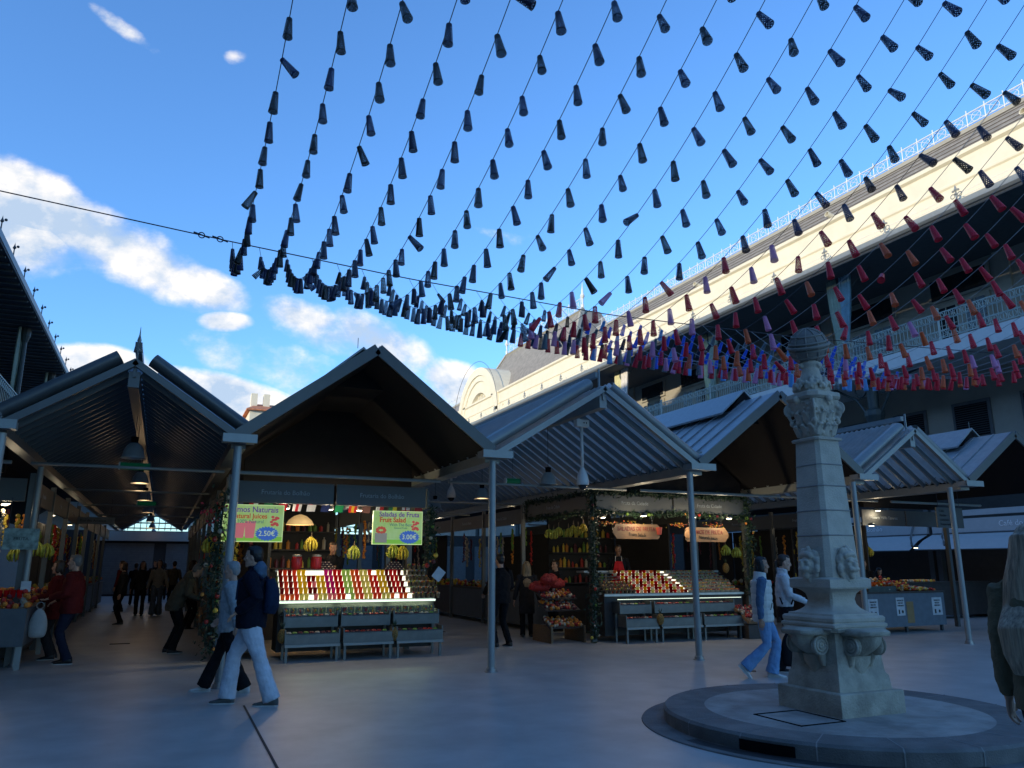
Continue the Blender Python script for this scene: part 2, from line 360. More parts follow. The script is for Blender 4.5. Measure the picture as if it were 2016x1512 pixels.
    # small ornament block at each corner of the torus
# lion masks
for q in range(4):
    rm = rz_m(q * math.pi / 2); mb = MB(); rnd = random.Random(q)
    def at_(x, y, z): return rm @ Vector((x, y - .225, z + z0 + 1.58))
    def bl(x, y, z, r, sc=(1, 1, 1)): mb.ball(at_(x, y, z), r, 10, 7, sc if q % 2 == 0 else (sc[1], sc[0], sc[2]))
    bl(0, -.045, 0, .088, (1, .95, 1.15)); bl(0, -.115, -.035, .04, (1.05, 1, .85)); bl(0, -.135, .0, .022, (.9, 1, 1.9))
    for s_ in (-1, 1):
        bl(s_ * .04, -.115, .045, .026, (1.2, .8, .6)); bl(s_ * .042, -.12, -.035, .026); bl(s_ * .045, -.095, .01, .03); bl(s_ * .028, -.135, -.04, .02)
        bl(s_ * .105, -.01, .06, .035, (.7, .7, 1.3))
    bl(0, -.09, -.1, .035, (1, .8, 1.1))
    for k in range(26):
        a = math.pi * (0.0 + 2 * k / 26); ra = .115 + .012 * math.sin(k * 2.3)
        bl(math.cos(a) * ra * .93, -.02 - .03 * rnd.random(), math.sin(a) * ra * 1.25 + .005, .028 + .014 * rnd.random(), (.8, .8, 1.2))
    for k in range(14):
        a = math.pi * (0.15 + .7 * k / 13); bl(math.cos(a) * .075, -.08, .085 + math.sin(a) * .03, .021 + .01 * rnd.random())
    o = mb.build('mask', M_stone, pil); md = o.modifiers.new('r', 'REMESH'); md.mode = 'VOXEL'; md.voxel_size = .0075; md.use_smooth_shade = True
    sm_ = o.modifiers.new('s', 'SMOOTH'); sm_.iterations = 2; sm_.factor = .5
# capital with acanthus, volutes and garlands, then the collar
mb = MB(); rnd = random.Random(3)
mb.loop([sq(h, .05, z + z0) for z, h in ((2.93, .165), (3.05, .175), (3.22, .21), (3.34, .245), (3.36, .25))])
for q in range(4):
    rm = rz_m(q * math.pi / 2)
    for row, zc, ln in ((0, 2.96, .13), (1, 3.08, .15)):
        for k in range(3 if row == 0 else 2):
            x = (k - (1 if row == 0 else .5)) * .13
            off = .17 + row * .02
            for s_ in (-1, 0, 1):
                mb.etube([(rm @ Vector((x + s_ * .018, -off, zc + z0)), .02, .01), (rm @ Vector((x + s_ * .026, -off - .028, zc + ln * .55 + z0)), .024, .013), (rm @ Vector((x + s_ * .02, -off - .06, zc + ln + z0 - .02 * abs(s_))), .018, .012), (rm @ Vector((x + s_ * .012, -off - .085, zc + ln * .86 + z0)), .008, .008)], 8, axis=rm @ Vector((1, 0, 0)))
    for k in range(46):
        x = rnd.uniform(-.2, .2); z = rnd.uniform(2.97, 3.34)
        mb.ball(rm @ Vector((x * (.8 + (z - 2.97) * .7), -.172 - (z - 2.97) * .17, z + z0)), rnd.uniform(.012, .028), 7, 5, (1.2, 1.2, .8))
    a = q * math.pi / 2 + math.pi / 4; d = Vector((math.cos(a), math.sin(a), 0))
    for rad in (.06, .036): mb.torus(d * .315 + Vector((0, 0, 3.27 + z0)), rad, .017, d, Vector((0, 0, 1)), 14, 6)
    mb.ball(d * .315 + Vector((0, 0, 3.27 + z0)), .035, 8, 6); mb.ball(d * .29 + Vector((0, 0, 3.12 + z0)), .034, 10, 6); 
    mb.tube([d * .23 + Vector((0, 0, 3.0 + z0)), d * .28 + Vector((0, 0, 3.13 + z0)), d * .33 + Vector((0, 0, 3.2 + z0))], [.02, .024, .02], 6)
    mb.ball(rm @ Vector((0, -.285, 3.36 + z0)), .045, 8, 6, (1.3, .8, 1))
o = mb.build('capital', M_stone, pil); o.scale = (.82, .82, 1); md = o.modifiers.new('r', 'REMESH'); md.mode = 'VOXEL'; md.voxel_size = .009; md.use_smooth_shade = True
mb = MB().loop([sq(h, c, z + z0) for z, h, c in ((3.36, .27, .09), (3.385, .30, .1), (3.43, .295, .1), (3.44, .25, .07), (3.46, .20, .06), (3.55, .185, .06))])
smooth_by(mb.build('abacus', M_stone, pil), 28).scale = (.80, .80, 1)
mb = MB(); rnd = random.Random(5)
mb.lathe([(.18, 3.53 + z0), (.165, 3.6 + z0), (.12, 3.68 + z0), (.105, 3.74 + z0), (.13, 3.79 + z0), (.10, 3.83 + z0)])
for k in range(60):
    a = rnd.uniform(0, 6.28); z = rnd.choice([3.5, 3.53, 3.56, 3.6, 3.77]); rr_ = {3.5: .21, 3.53: .215, 3.56: .2, 3.6: .175, 3.77: .125}[z]
    mb.ball((math.cos(a) * rr_, math.sin(a) * rr_, z + z0), rnd.uniform(.02, .036), 7, 5)
for k in range(8):
    a = k * math.pi / 4
    for j in range(5):
        b = a + (j - 2) * .15; zz = 3.53 - .045 * (1 - abs(j - 2) / 2.0) * 1.2
        mb.ball((math.cos(b) * .225, math.sin(b) * .225, zz + z0 + .02), .026, 7, 5)
o = mb.build('collar', M_stone, pil); o.scale = (.84, .84, 1); md = o.modifiers.new('r', 'REMESH'); md.mode = 'VOXEL'; md.voxel_size = .009; md.use_smooth_shade = True
gl = MB(); gc = Vector((0, 0, 4.0 + z0))
gl.ball(gc, .205, 32, 18); gl.build('globe', mat('globe_dark_stone', (0.19, 0.18, 0.165), 0.8, bump=.3, bs=40), pil, smooth=True)
mb = MB()
tl = Euler((R(14), R(-18), 0)).to_matrix()
for zz in (-.11, -.035, .05, .13):
    rr_ = math.sqrt(.205 ** 2 - zz ** 2) + .004
    mb.torus(gc + tl @ Vector((0, 0, zz)), rr_, .012, tl @ Vector((1, 0, 0)), tl @ Vector((0, 1, 0)), 36, 5)
mb.torus(gc + tl @ Vector((0, 0, .01)), .222, .018, tl @ Vector((1, 0, 0)), tl @ Vector((0, 1, 0)), 40, 6)
for k in range(5):
    a = k * math.pi / 5; mb.torus(gc, .208, .009, tl @ Vector((math.cos(a), math.sin(a), 0)), tl @ Vector((0, 0, 1)), 36, 5)
mb.build('globe_band', mat('globe_band_stone', (0.24, 0.225, 0.2), 0.8), pil, smooth=True)

# ------------------------------------------------------------------ steel posts
def post(x, y, h, lab, r=0.056, grp='grey steel posts along the market front', base=True):
    t = thing('steel_post', lab, 'post', (x, y, 0), 0, grp)
    o = MB().lathe([(r, 0.05), (r, h)], n=20).build('shaft', M_post, t, smooth=True); smooth_by(o, 40)
    if base: smooth_by(MB().lathe([(r + .045, 0.0), (r + .045, .012), (r + .022, .016), (r + .022, .055), (r + .008, .06), (r + .008, .075)], n=20).build('base_ring', M_steel, t), 40)
    return t
FY = 11.5
for x, lab in ((-2.0, 'grey steel post at the left picture edge under the left aisle canopy'), (0.85, 'grey steel post beside the left juice stall, behind the man in navy'),
               (4.75, 'tall grey steel post standing alone before the dark clothed man'), (8.62, 'grey steel post in front of the second fruit stall'),
               (12.62, 'grey steel post half hidden behind the stone pillar'), (15.45, 'grey steel post right of the stone pillar near the long haired woman')):
    post(x, FY, 3.22, lab)
post(-2.0, 15.15, 3.22, 'grey steel post at the corner of the left aisle stall', .05)

# ------------------------------------------------------------------ canopies and pavilions
GUT = 3.3
def gable_frame(mb, x0, xm, x1, ze, za, y, th=.13, dp=.06):
    for (xa, zA, xb, zB) in ((x0, ze, xm, za), (xm, za, x1, ze)):
        d = Vector((xb - xa, 0, zB - zA)); l = d.length; a = math.atan2(zB - zA, xb - xa)
        mb.obox(((xa + xb) / 2, y, (zA + zB) / 2), (l / 2 + .02, dp, th / 2), Matrix.Rotation(-a, 3, 'Y'))
M_poly = mat('ribbed_polycarbonate', (0.60, 0.63, 0.63), 0.22, 0.0, var=0.10, vs=5, trans=0.75, spec=0.6)
M_polyd = mat('smoked_ribbed_polycarbonate', (0.42, 0.45, 0.47), 0.16, 0.0, var=0.25, vs=3, trans=0.75, spec=0.7)
def corr(mb, xa, za, xb, zb, y0, y1, pitch, amp, off=0.0):   # corrugated sheet: ribs run from eave to ridge
    n = max(4, int((y1 - y0) / pitch * 6)); d = Vector((xb - xa, 0, zb - za)).normalized(); nn_ = Vector((-d.z, 0, d.x))
    if nn_.z < 0: nn_ = -nn_
    r0, r1 = [], []
    for i in range(n + 1):
        y = y0 + (y1 - y0) * i / n; h = amp * math.sin(2 * math.pi * (y - y0) / pitch) + off
        r0.append(Vector((xa, y, za)) + nn_ * h); r1.append(Vector((xb, y, zb)) + nn_ * h)
    mb.loop([r0, r1], cap=False, closed=False)
def canopy(name, lab, x0, xm, x1, za, y0, y1, dark, ze=3.36):
    t = thing('glass_canopy', lab, 'canopy', (xm, y0, 0), 0, 'ribbed translucent canopies over the aisles')
    O = (xm, y0, 0); fm = M_fr if dark else M_frl; pm = M_polyd if dark else M_poly
    mb = MB(O); gable_frame(mb, x0, xm, x1, ze, za, y0, .095, .04)
    mb.build('front_frame', fm, t)
    for nm, xa in (('panel', x0), ('panel', x1)):
        mb = MB(O); corr(mb, xa, ze + .05, xm, za + .05, y0 + .08, y1, .18, .034)
        mb.build('roof_panel', pm, t, smooth=True)
        # raised outer louvre layer with rounded nose at the front
        sx = 1 if xa < xm else -1
        mb = MB(O); xb = xm - sx * .10
        def pt(f, y, h):
            X = xa + (xb - xa) * f; Z = ze + (za - ze) * (X - xa) / (xm - xa); nx = -(za - ze); nz = abs(xm - xa); q = math.hypot(nx, nz)
            return (X + sx * nx / q * h, y, Z + nz / q * h)
        ring0, ring1 = [], []
        for a in range(0, 181, 20):
            yy = y0 + .20 - math.sin(R(a)) * .14; hh = .20 - math.cos(R(a)) * .10
            ring0.append(pt(-.02, yy, hh)); ring1.append(pt(1.0, yy, hh))
        ring0.append(pt(-.02, y0 + .26, .30)); ring1.append(pt(1.0, y0 + .26, .30))
        mb.loop([ring0, ring1], cap=False, closed=False)
        mb.build('nose', M_fr if dark else M_frl, t, smooth=True)
        mb = MB(O); 
        A = pt(-.02, 0, .29); B_ = pt(1.0, 0, .29)
        corr(mb, A[0], A[2], B_[0], B_[2], y0 + .24, y1, .14, .018)
        mb.build('outer_louvre', pm, t, smooth=True)
        mb = MB(O)
        y = y0 + .3
        while y < y1:
            A = Vector(pt(0.0, y, -.03)); B2 = Vector(pt(1.0, y, -.03)); mid = (A + B2) / 2; l = (B2 - A).length; a = math.atan2(B2.z - A.z, B2.x - A.x)
            mb.obox(mid, (l / 2, .018, .05), Matrix.Rotation(-a, 3, 'Y')); y += .36 if y < 25 else .5
        mb.build('rafters', fm, t)
    mb = MB(O); mb.box(xm - .07, xm + .07, y0 + .05, y1, za - .34, za - .12); mb.box(xm - .02, xm + .02, y0 + .02, y0 + .12, za - .2, za + .02)
    mb.build('ridge_beam', fm, t)
    for yy in (y0 + 2.4, y0 + 7, y0 + 11.6, y0 + 16.2, y0 + 20.8, y0 + 25.4):
        if yy < y1: MB(O).tube([(x0, yy, 3.12), (x1, yy, 3.12)], .024, 8).build('tie_rod', M_post, t, smooth=True)
    # ridge ventilator slit and finial
    mb = MB(O); mb.box(xm - .045, xm + .045, y0 + .25, y1, za + .26, za + .36); mb.box(xm - .012, xm + .012, y0 + .16, y0 + .20, za + .05, za + .40)
    mb.build('ridge_cap', fm, t)
    if dark:
        mb = MB(O); mb.lathe([(.06, 0), (.05, .08), (.02, .10), (.045, .12), (.015, .14), (.03, .17), (.01, .26), (.004, .36), (.001, .38)], (xm, y0 + .3, za + .22), 12)
        mb.build('finial', M_post, t, smooth=True)
    return t
def pavilion(lab, x0, x1, za, y0, y1, ze=3.38, cap=True):
    xm = (x0 + x1) / 2
    t = thing('market_pavilion', lab, 'pavilion', (xm, y0, 0), 0, 'zinc roofed market pavilions'); O = (xm, y0, 0)
    for xa in (x0, x1):
        s_ = 1 if xa < xm else -1
        d = Vector((xm - xa, 0, za - ze)); l = d.length; a = math.atan2(za - ze, (xm - xa) * s_); nrm = Vector((-(za - ze) * s_, 0, abs(xm - xa))).normalized()
        mb = MB(O); m_ = Vector(((xa + xm) / 2, (y0 + y1) / 2, (ze + za) / 2))
        rot = Matrix.Rotation(-a * s_, 3, 'Y')
        mb.obox(m_ + nrm * .075, (l / 2 + .03, (y1 - y0) / 2, .018), rot)
        y = y0 + .45
        while y < y1:
            mb.obox(Vector((m_.x, y, m_.z)) + nrm * .105, (l / 2, .012, .014), rot); y += .48
        mb.build('roof_slope', M_zinc, t)
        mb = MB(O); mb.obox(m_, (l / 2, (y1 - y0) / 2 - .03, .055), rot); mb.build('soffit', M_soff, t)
        mb = MB(O); mb.obox(Vector((m_.x, y0 - .012, m_.z)) + nrm * .03, (l / 2 + .02, .02, .085), rot); mb.build('barge_board', M_fr, t)
    mb = MB(O)
    hw = .62; dz = (za - ze) / (xm - x0) * hw; yc = y0 + 1.0
    pr = [(xm - hw, za + .12 - dz + .14), (xm, za + .12 + .22), (xm + hw, za + .12 - dz + .14)]
    pr2 = [(a_, b_ - .04) for a_, b_ in pr[::-1]]
    mb.ext(pr + pr2, yc, y1); 
    mb.build('ridge_vent', M_zinc, t)
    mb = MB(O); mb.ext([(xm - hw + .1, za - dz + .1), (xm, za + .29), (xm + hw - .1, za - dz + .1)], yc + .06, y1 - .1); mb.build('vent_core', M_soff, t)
    mb = MB(O); mb.tube([(xm - .1, yc, za + .3), (xm - .1, yc, za + .48)], .006, 5); mb.build('rod', M_post, t)
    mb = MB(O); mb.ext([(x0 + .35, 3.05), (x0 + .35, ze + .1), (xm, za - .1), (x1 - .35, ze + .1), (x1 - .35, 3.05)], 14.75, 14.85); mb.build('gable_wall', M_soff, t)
    mb = MB(O); mb.tube([(x0 + .1, 13.7, 3.1), (x1 - .1, 13.7, 3.1)], .03, 8); mb.build('tie_rod', M_post, t)
    return t
# roofs, left to right
pavilion('dark pavilion roof at the far left beyond the aisle canopy', -6.1, -2.1, 4.85, FY, 42)
canopy('A', 'dark ribbed canopy over the left aisle with a small finial', -1.98, -.57, .84, 4.30, FY, 44, True)
pavilion('dark gabled pavilion over the juice stall, left of centre', .88, 4.72, 4.84, FY, 40)
canopy('C', 'pale ribbed canopy right of the central dark gable, with the camera pole', 4.85, 6.88, 8.78, 4.62, FY, 38, False)
pavilion('zinc pavilion with raised ridge vent just left of the stone pillar', 8.90, 12.86, 4.84, FY, 40)
canopy('E', 'small pale ribbed canopy right of the stone pillar', 12.98, 14.55, 16.02, 4.40, FY, 32, False)
pavilion('rightmost zinc pavilion cut off by the right picture edge', 16.15, 19.6, 4.52, FY, 26)
# valley gutters (a thing each) with boxed ends above the posts
for i, (xg, w, y1, lab) in enumerate(((-2.04, .08, 42, 'long valley gutter along the left side of the left aisle'), (.86, .10, 40, 'valley gutter between the left aisle canopy and the central gable'), (4.79, .13, 38, 'valley gutter between the central gable and the pale canopy'),
                            (8.83, .14, 38, 'valley gutter right of the pale camera canopy'), (12.92, .13, 32, 'valley gutter behind the top of the stone pillar'), (16.08, .14, 26, 'valley gutter above the rightmost post'))):
    t = thing('valley_gutter', lab, 'gutter', (xg, FY, 3.2), 0, 'valley gutters between the market roofs'); O = (xg, FY, 3.2)
    mb = MB(O).box(xg - w, xg + w, FY + .1, y1, 3.20, 3.36); mb.build('channel', M_frl if i > 1 else M_fr, t)
    mb = MB(O).box(xg - w - .13, xg + w + .11, FY - .14, FY + .1, 3.27, 3.37); mb.box(xg - w - .13, xg + w + .13, FY - .16, FY - .12, 3.26, 3.38); mb.build('box_end', M_frl, t)
    if i > 1:
        for s_ in (-1, 1):
            mb = MB(O); y = FY + .4; xx = xg + s_ * (w + .02); pts = []
            while y < min(y1, 30): pts += [(xx, y, 3.36), (xx, y + .22, 3.56)]; y += .44
            mb.tube(pts, .016, 5); mb.build('truss_web', M_frl, t)
# ------------------------------------------------------------------ right arcade building (facade faces -X)
BX = 25.0
bt = thing('arcade_building', 'long sunlit cream arcade building with slate roof and balcony on the right', 'building', (BX, 40, 0)); O = (BX, 40, 0)
Y0, Y1 = 4.0, 92.0
prof = [(24.35, 13.72), (24.15, 13.85), (24.15, 13.98), (24.32, 14.06), (24.42, 14.16), (24.42, 14.26), (24.56, 14.36), (24.66, 14.46), (24.66, 14.74), (24.60, 14.80), (24.60, 14.88), (24.70, 14.94), (24.74, 15.70), (24.62, 15.78), (24.62, 15.92), (25.4, 15.96), (25.4, 13.72)]
smooth_by(MB(O).ext(prof, Y0, Y1).build('cornice', M_cream, bt), 30)
MB(O).ext([(23.95, 13.52), (23.86, 13.60), (23.84, 13.78), (23.90, 13.80), (24.06, 13.68), (24.3, 13.68), (24.3, 13.5)], Y0, Y1).build('gutter', M_frl, bt)
MB(O).box(24.0, 29, Y0, Y1, 13.40, 13.50).build('gallery_ceiling', mat('gallery_ceiling_boards', (0.06, 0.065, 0.065), 0.8), bt)
MB(O).ext([(25.35, 15.94), (27.6, 18.3), (27.9, 18.32), (27.9, 15.94)], Y0, 47).build('roof', M_slate, bt)
MB(O).ext([(25.35, 15.94), (27.6, 18.3), (27.9, 18.32), (27.9, 15.94)], 66, Y1).build('roof', M_slate, bt)
for ya, yb in ((Y0, 47), (66, Y1)):
    MB(O).ext([(27.45, 18.2), (27.45, 18.38), (27.58, 18.46), (27.75, 18.46), (27.75, 18.2)], ya, yb).build('roof_curb', M_creamd, bt)
# slate courses: thin battens
mb = MB(O)
for k in range(1, 7):
    f = k / 7; x = 25.35 + 2.25 * f; z = 15.94 + 2.36 * f
    mb.box(x - .03, x + .01, Y0, 47, z + .003, z + .018)
mb.build('slate_course', mat('slate_shadow_line', (0.17, 0.15, 0.125), 0.8), bt)
# small round roof vents
for y in (14.6, 23.4, 33):
    o = MB((26.2, y, 16.75)).lathe([(.13, -.05), (.13, .38), (.11, .38), (.11, 0)], (26.1, y, 16.75), 14, rot=Matrix.Rotation(R(-75), 3, 'Y')).build('roof_vent', M_cream, None)
    o.parent = bt; o.location = Vector((26.2, y, 16.75)) - Vector(O)
# walls of the gallery and the floor below
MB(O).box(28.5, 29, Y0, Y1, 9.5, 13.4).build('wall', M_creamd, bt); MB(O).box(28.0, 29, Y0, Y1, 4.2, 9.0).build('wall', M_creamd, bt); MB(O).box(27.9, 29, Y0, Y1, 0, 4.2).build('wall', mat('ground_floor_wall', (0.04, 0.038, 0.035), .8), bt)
MB(O).box(24.85, 28.5, Y0, Y1, 8.85, 9.45).build('balcony_slab', M_white, bt)
# pilasters of the gallery wall
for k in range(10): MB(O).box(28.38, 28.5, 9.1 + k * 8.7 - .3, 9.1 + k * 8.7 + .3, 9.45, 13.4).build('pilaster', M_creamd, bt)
for k in range(18):
    y = 6.6 + k * 4.35
    if y > 60: break
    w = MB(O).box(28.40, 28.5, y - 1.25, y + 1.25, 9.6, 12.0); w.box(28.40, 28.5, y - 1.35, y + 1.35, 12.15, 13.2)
    wo = w.build('window', M_creamd, bt)
    q = MB(O)
    for s_ in (-1, 1):
        q.box(28.385, 28.40, y + s_ * .62 - .42, y + s_ * .62 + .42, 10.3, 11.85)
    q.box(28.385, 28.40, y - 1.2, y + 1.2, 12.25, 13.1)
    q.build('pane', M_glassd, wo)
    q = MB(O)
    for s_ in (-1, 1):
        for zz in (10.7, 11.1, 11.5): q.box(28.375, 28.384, y + s_ * .62 - .42, y + s_ * .62 + .42, zz, zz + .04)
        q.box(28.372, 28.383, y + s_ * .62 - .02, y + s_ * .62 + .02, 10.3, 11.85)
    q.build('glazing_bar', M_creamd, wo)
# dark louvred windows of the storey below the balcony
for k in range(22):
    y = 8.6 + k * 2.72
    if y > 60: break
    w = MB(O).box(27.92, 28.0, y - .78, y + .78, 6.28, 7.75).build('window', mat('window_reveal', (0.10, 0.105, 0.11), 0.8), bt)
    q = MB(O).box(27.90, 27.92, y - .66, y + .66, 6.38, 7.62); q.build('pane', M_black, w)
    q = MB(O); z = 6.44
    while z < 7.6: q.box(27.87, 27.90, y - .66, y + .66, z, z + .03); z += .085
    q.build('louvre', mat('louvre_slat', (0.03, 0.035, 0.04), 0.7), w)
# iron columns on the balcony edge and brackets under it
for k in range(9):
    y = 5.2 + 8.7 * k
    mb = MB(O); mb.lathe([(.16, 9.45), (.16, 9.7), (.10, 9.75), (.09, 12.6), (.12, 12.65), (.10, 12.7), (.2, 13.0), (.2, 13.4)], (25.25, y, 0), 12)
    for s_ in (-1, 1):
        mb.tube([(25.25, y + s_ * .1, 12.1), (25.25, y + s_ * .35, 12.7), (25.25, y + s_ * .9, 13.15), (25.25, y + s_ * 1.5, 13.35)], .03, 5)
    mb.build('column', M_irond, bt)
for k in range(7):
    y = 13.2 + 8.7 * k
    mb = MB(O); mb.lathe([(.32, 0), (.32, 1.2), (.2, 1.3), (.17, 6.4), (.3, 6.5), (.2, 6.6), (.22, 7.0), (.38, 7.4), (.38, 7.6), (.2, 7.7), (.25, 9.02)], (25.6, y, 0), 14)
    for s_ in (-1, 1):
        mb.tube([(25.6, y + s_ * .2, 7.3), (25.6, y + s_ * .8, 8.2), (25.6, y + s_ * 1.8, 8.8), (25.6, y + s_ * 3.0, 9.0)], .05, 6)
        mb.torus((25.6, y + s_ * .55, 8.55), .28, .03, (0, 1, 0), (0, 0, 1), 14, 5)
    mb.build('iron_support', M_irond, bt)
# the café fronts and their pale awnings on the ground floor
for i, (ya, yb) in enumerate(((8.5, 15.5), (16.0, 22.4), (23.0, 30.0))):
    pass
# mansard pavilion at the end of the block with its arched dormer
A_ = [(25.45, 47, 15.95), (31, 47, 15.95), (31, 67, 15.95), (25.45, 67, 15.95)]
T_ = [(28.4, 50.4, 21.1), (30, 50.4, 21.1), (30, 65.4, 21.1), (28.4, 65.4, 21.1)]
mb = MB(O).loop([A_, T_]); mb.build('mansard_roof', M_slate, bt)
mb = MB(O); mb.tube([(25.42, 47, 15.97), (28.38, 50.4, 21.12)], .22, 4); mb.tube([(28.35, 50.3, 21.1), (28.35, 65.5, 21.1)], .13, 4); mb.tube([(28.35, 65.4, 21.1), (25.42, 67, 15.97)], .12, 4)
mb.build('roof_hip', M_creamd, bt)
ac = (63.2, 14.0)
def arc(r, x, a0=0, a1=180, n=28): return [(x, ac[0] + r * math.cos(R(a0 + (a1 - a0) * k / n)), ac[1] + r * math.sin(R(a0 + (a1 - a0) * k / n))) for k in range(n + 1)]
mb = MB(O)
for ra, xa, rb, xb in ((4.9, 29, 4.9, 24.5), (4.9, 24.5, 4.2, 24.5), (4.2, 24.5, 4.15, 24.62), (4.15, 24.62, 3.7, 24.62), (3.7, 24.62, 3.65, 24.74), (3.65, 24.74, 2.65, 24.74), (2.65, 24.74, 2.55, 25.1)):
    mb.loop([arc(ra, xa), arc(rb, xb)], cap=False, closed=False)
mb.box(24.5, 25.6, ac[0] - 5.9, ac[0] - 2.55, 13.75, 14.6); mb.box(24.5, 25.6, ac[0] + 2.55, ac[0] + 5.9, 13.75, 14.6)
dm = mb.build('arched_dormer', M_cream, bt)
mb = MB(O); a0 = arc(2.6, 25.05); i = mb.vs(a0); mb.fa(*range(i, i + len(a0))); mb.build('pane', mat('dormer_lattice', (0.50, 0.47, 0.38), 0.7, var=.15, vs=20), dm)
mb = MB(O)
for k in range(-3, 4):
    y = ac[0] + k * .72; h = math.sqrt(max(0, 2.6 ** 2 - (k * .72) ** 2)); mb.box(24.96, 25.04, y - .05, y + .05, ac[1], ac[1] + h)
mb.build('glazing_bar', M_cream, dm)
for p in ((50.4, 21.2), (65.3, 21.2)):
    MB(O).lathe([(.12, 0), (.12, .3), (.06, .4), (.09, .8), (.2, 1.0), (.08, 1.3), (.1, 1.4), (.04, 1.8), (.001, 2.3)], (28.4, p[0], p[1]), 10).build('roof_finial', M_white, bt)
MB((BX, 40, 0)).torus((24.3, ac[0], ac[1]), 5.4, .02, (0, 1, 0), (0, 0, 1), 40, 4).build('dormer_wire', M_rope, bt)

# gutter finials (fleur ornaments)
for k in range(22):
    y = 10.2 + 2.95 * k; mb = MB(O)
    c = (23.86, y, 13.82)
    mb.lathe([(.03, 0), (.03, .16), (.07, .2), (.02, .28), (.06, .36), (.03, .48), (.001, .55)], c, 7)
    for s_ in (-1, 1):
        mb.torus((23.86, y + s_ * .13, 13.98), .08, .018, (0, 1, 0), (0, 0, 1), 10, 4); mb.ball((23.86, y + s_ * .1, 14.16), .045, 6, 4)
    mb.build('gutter_ornament', M_frl, bt)

# crest railings on the roof, balcony railing
def crest(lab, x, ya, yb, z, m, pitch=.75, h=.72):
    t = thing('roof_railing', lab, 'railing', (x, ya, z), 0, 'pale ornamental railings along the slate roof'); OO = (x, ya, z)
    mb = MB(OO); y = ya
    mb.box(x - .015, x + .015, ya, yb, z + h - .05, z + h - .01); mb.box(x - .015, x + .015, ya, yb, z + .1, z + .14)
    while y < yb:
        mb.tube([(x, y, z), (x, y, z + h + .12)], .022, 5); y += pitch
    y = ya
    while y + pitch < yb:
        mb.torus((x, y + pitch / 2, z + h / 2 + .02), .2, .014, (0, 1, 0), (0, 0, 1), 12, 4)
        mb.tube([(x, y, z + .12), (x, y + pitch, z + h - .03)], .012, 4); mb.tube([(x, y, z + h - .03), (x, y + pitch, z + .12)], .012, 4); y += pitch
    mb.build('lattice', m, t)
crest('pale ornamental railing along the low slate roof, upper right', 27.6, 8, 47, 18.42, M_white, .75, .62)
crest('pale ornamental railing on the steep slate roof behind the arch', 28.35, 50.6, 65.2, 21.2, M_white, 1.0, .9)
crest('pale roof railing beyond the arched dormer, far end of the building', 27.6, 67, 90, 18.42, M_white, 1.5)
t = thing('balcony_railing', 'ornate pale green iron railing with rings along the upper balcony', 'railing', (25.0, 8, 9.45)); OO = (25.0, 8, 9.45)
mb = MB(OO); 
for z in (9.56, 9.84, 10.22, 10.5): mb.box(24.985, 25.015, 8, 58, z - .015, z + .015)
mb.build('rail', M_iron, t)
mb = MB(OO); y = 8.0
while y < 58:
    mb.torus((25, y + .16, 10.36), .115, .014, (0, 1, 0), (0, 0, 1), 12, 4); mb.box(24.985, 25.015, y, y + .32, 10.22, 10.25)
    y += .32
mb.build('ring_band', M_iron, t)
mb = MB(OO); y = 8.0
while y < 58: mb.torus((25, y + .16, 9.70), .115, .014, (0, 1, 0), (0, 0, 1), 12, 4); mb.box(24.985, 25.015, y, y + .32, 9.81, 9.83); y += .32
mb.build('ring_band', M_iron, t)
mb = MB(OO); y = 8.0
while y < 58: mb.box(24.99, 25.01, y - .009, y + .009, 9.84, 10.22); mb.box(24.99, 25.01, y - .012, y + .012, 9.56, 9.84); mb.box(24.99, 25.01, y - .012, y + .012, 10.22, 10.5); y += .16
mb.build('baluster', M_iron, t)
k = 0; y = 9.5
while y < 58:
    MB(OO).lathe([(.06, 9.45), (.06, 9.55), (.045, 9.6), (.045, 10.5), (.07, 10.53), (.05, 10.58), (.06, 10.66), (.001, 10.72)], (25, y, 0), 10).build('post', M_iron, t); y += 4.35

# curtains gathered at the balcony columns
def curtain(lab, x, y, z0, z1, w, c1, c2, tie=.42, amp=.06, flip=1):
    o_ = (x, y, z0)
    t = thing('curtain', lab, 'curtain', o_, 0, 'gathered curtains hanging at the balcony columns')
    for nm, m_, sgn in (('drape', c1, -1), ('drape', c2, 1)):
        rings = []; nz_ = 20
        for j in range(nz_ + 1):
            f = j / nz_; z = z1 + (z0 - z1) * f
            ww = w * (1 - .62 * min(1, (f / .85) ** 1.6))
            pts = []
            for k in range(33):
                g_ = k / 32
                pts.append((x + amp * math.sin(g_ * 34 + f * 2) + .03 * math.sin(g_ * 80), y + sgn * (.02 + g_ * ww) , z))
            rings.append(pts)
        MB(o_).loop(rings, cap=False, closed=False).build(nm, m_, t, smooth=True)
Cgr = mat('curtain_pale_green', (0.36, 0.44, 0.36), 0.9, trans=.15); Cbl = mat('curtain_light_blue', (0.24, 0.42, 0.52), 0.9, trans=.15); Cye = mat('curtain_cream_yellow', (0.62, 0.60, 0.36), 0.9, trans=.15); Cwh = mat('curtain_white', (0.68, 0.66, 0.64), 0.9, trans=.15)
curtain('pale blue and green curtain hanging at the balcony column above the pillar', 25.1, 22.6, 9.9, 13.4, .62, Cbl, Cgr)
curtain('green and yellow curtain at the middle balcony column', 25.1, 31.3, 9.9, 13.4, .72, Cgr, Cye)
curtain('sunlit white and yellow curtain at the far balcony column', 25.1, 39.9, 9.0, 13.4, .75, Cwh, Cye)
curtain('pale green curtain cut off by the right picture edge', 25.1, 13.9, 9.9, 13.4, .5, Cgr, Cgr)

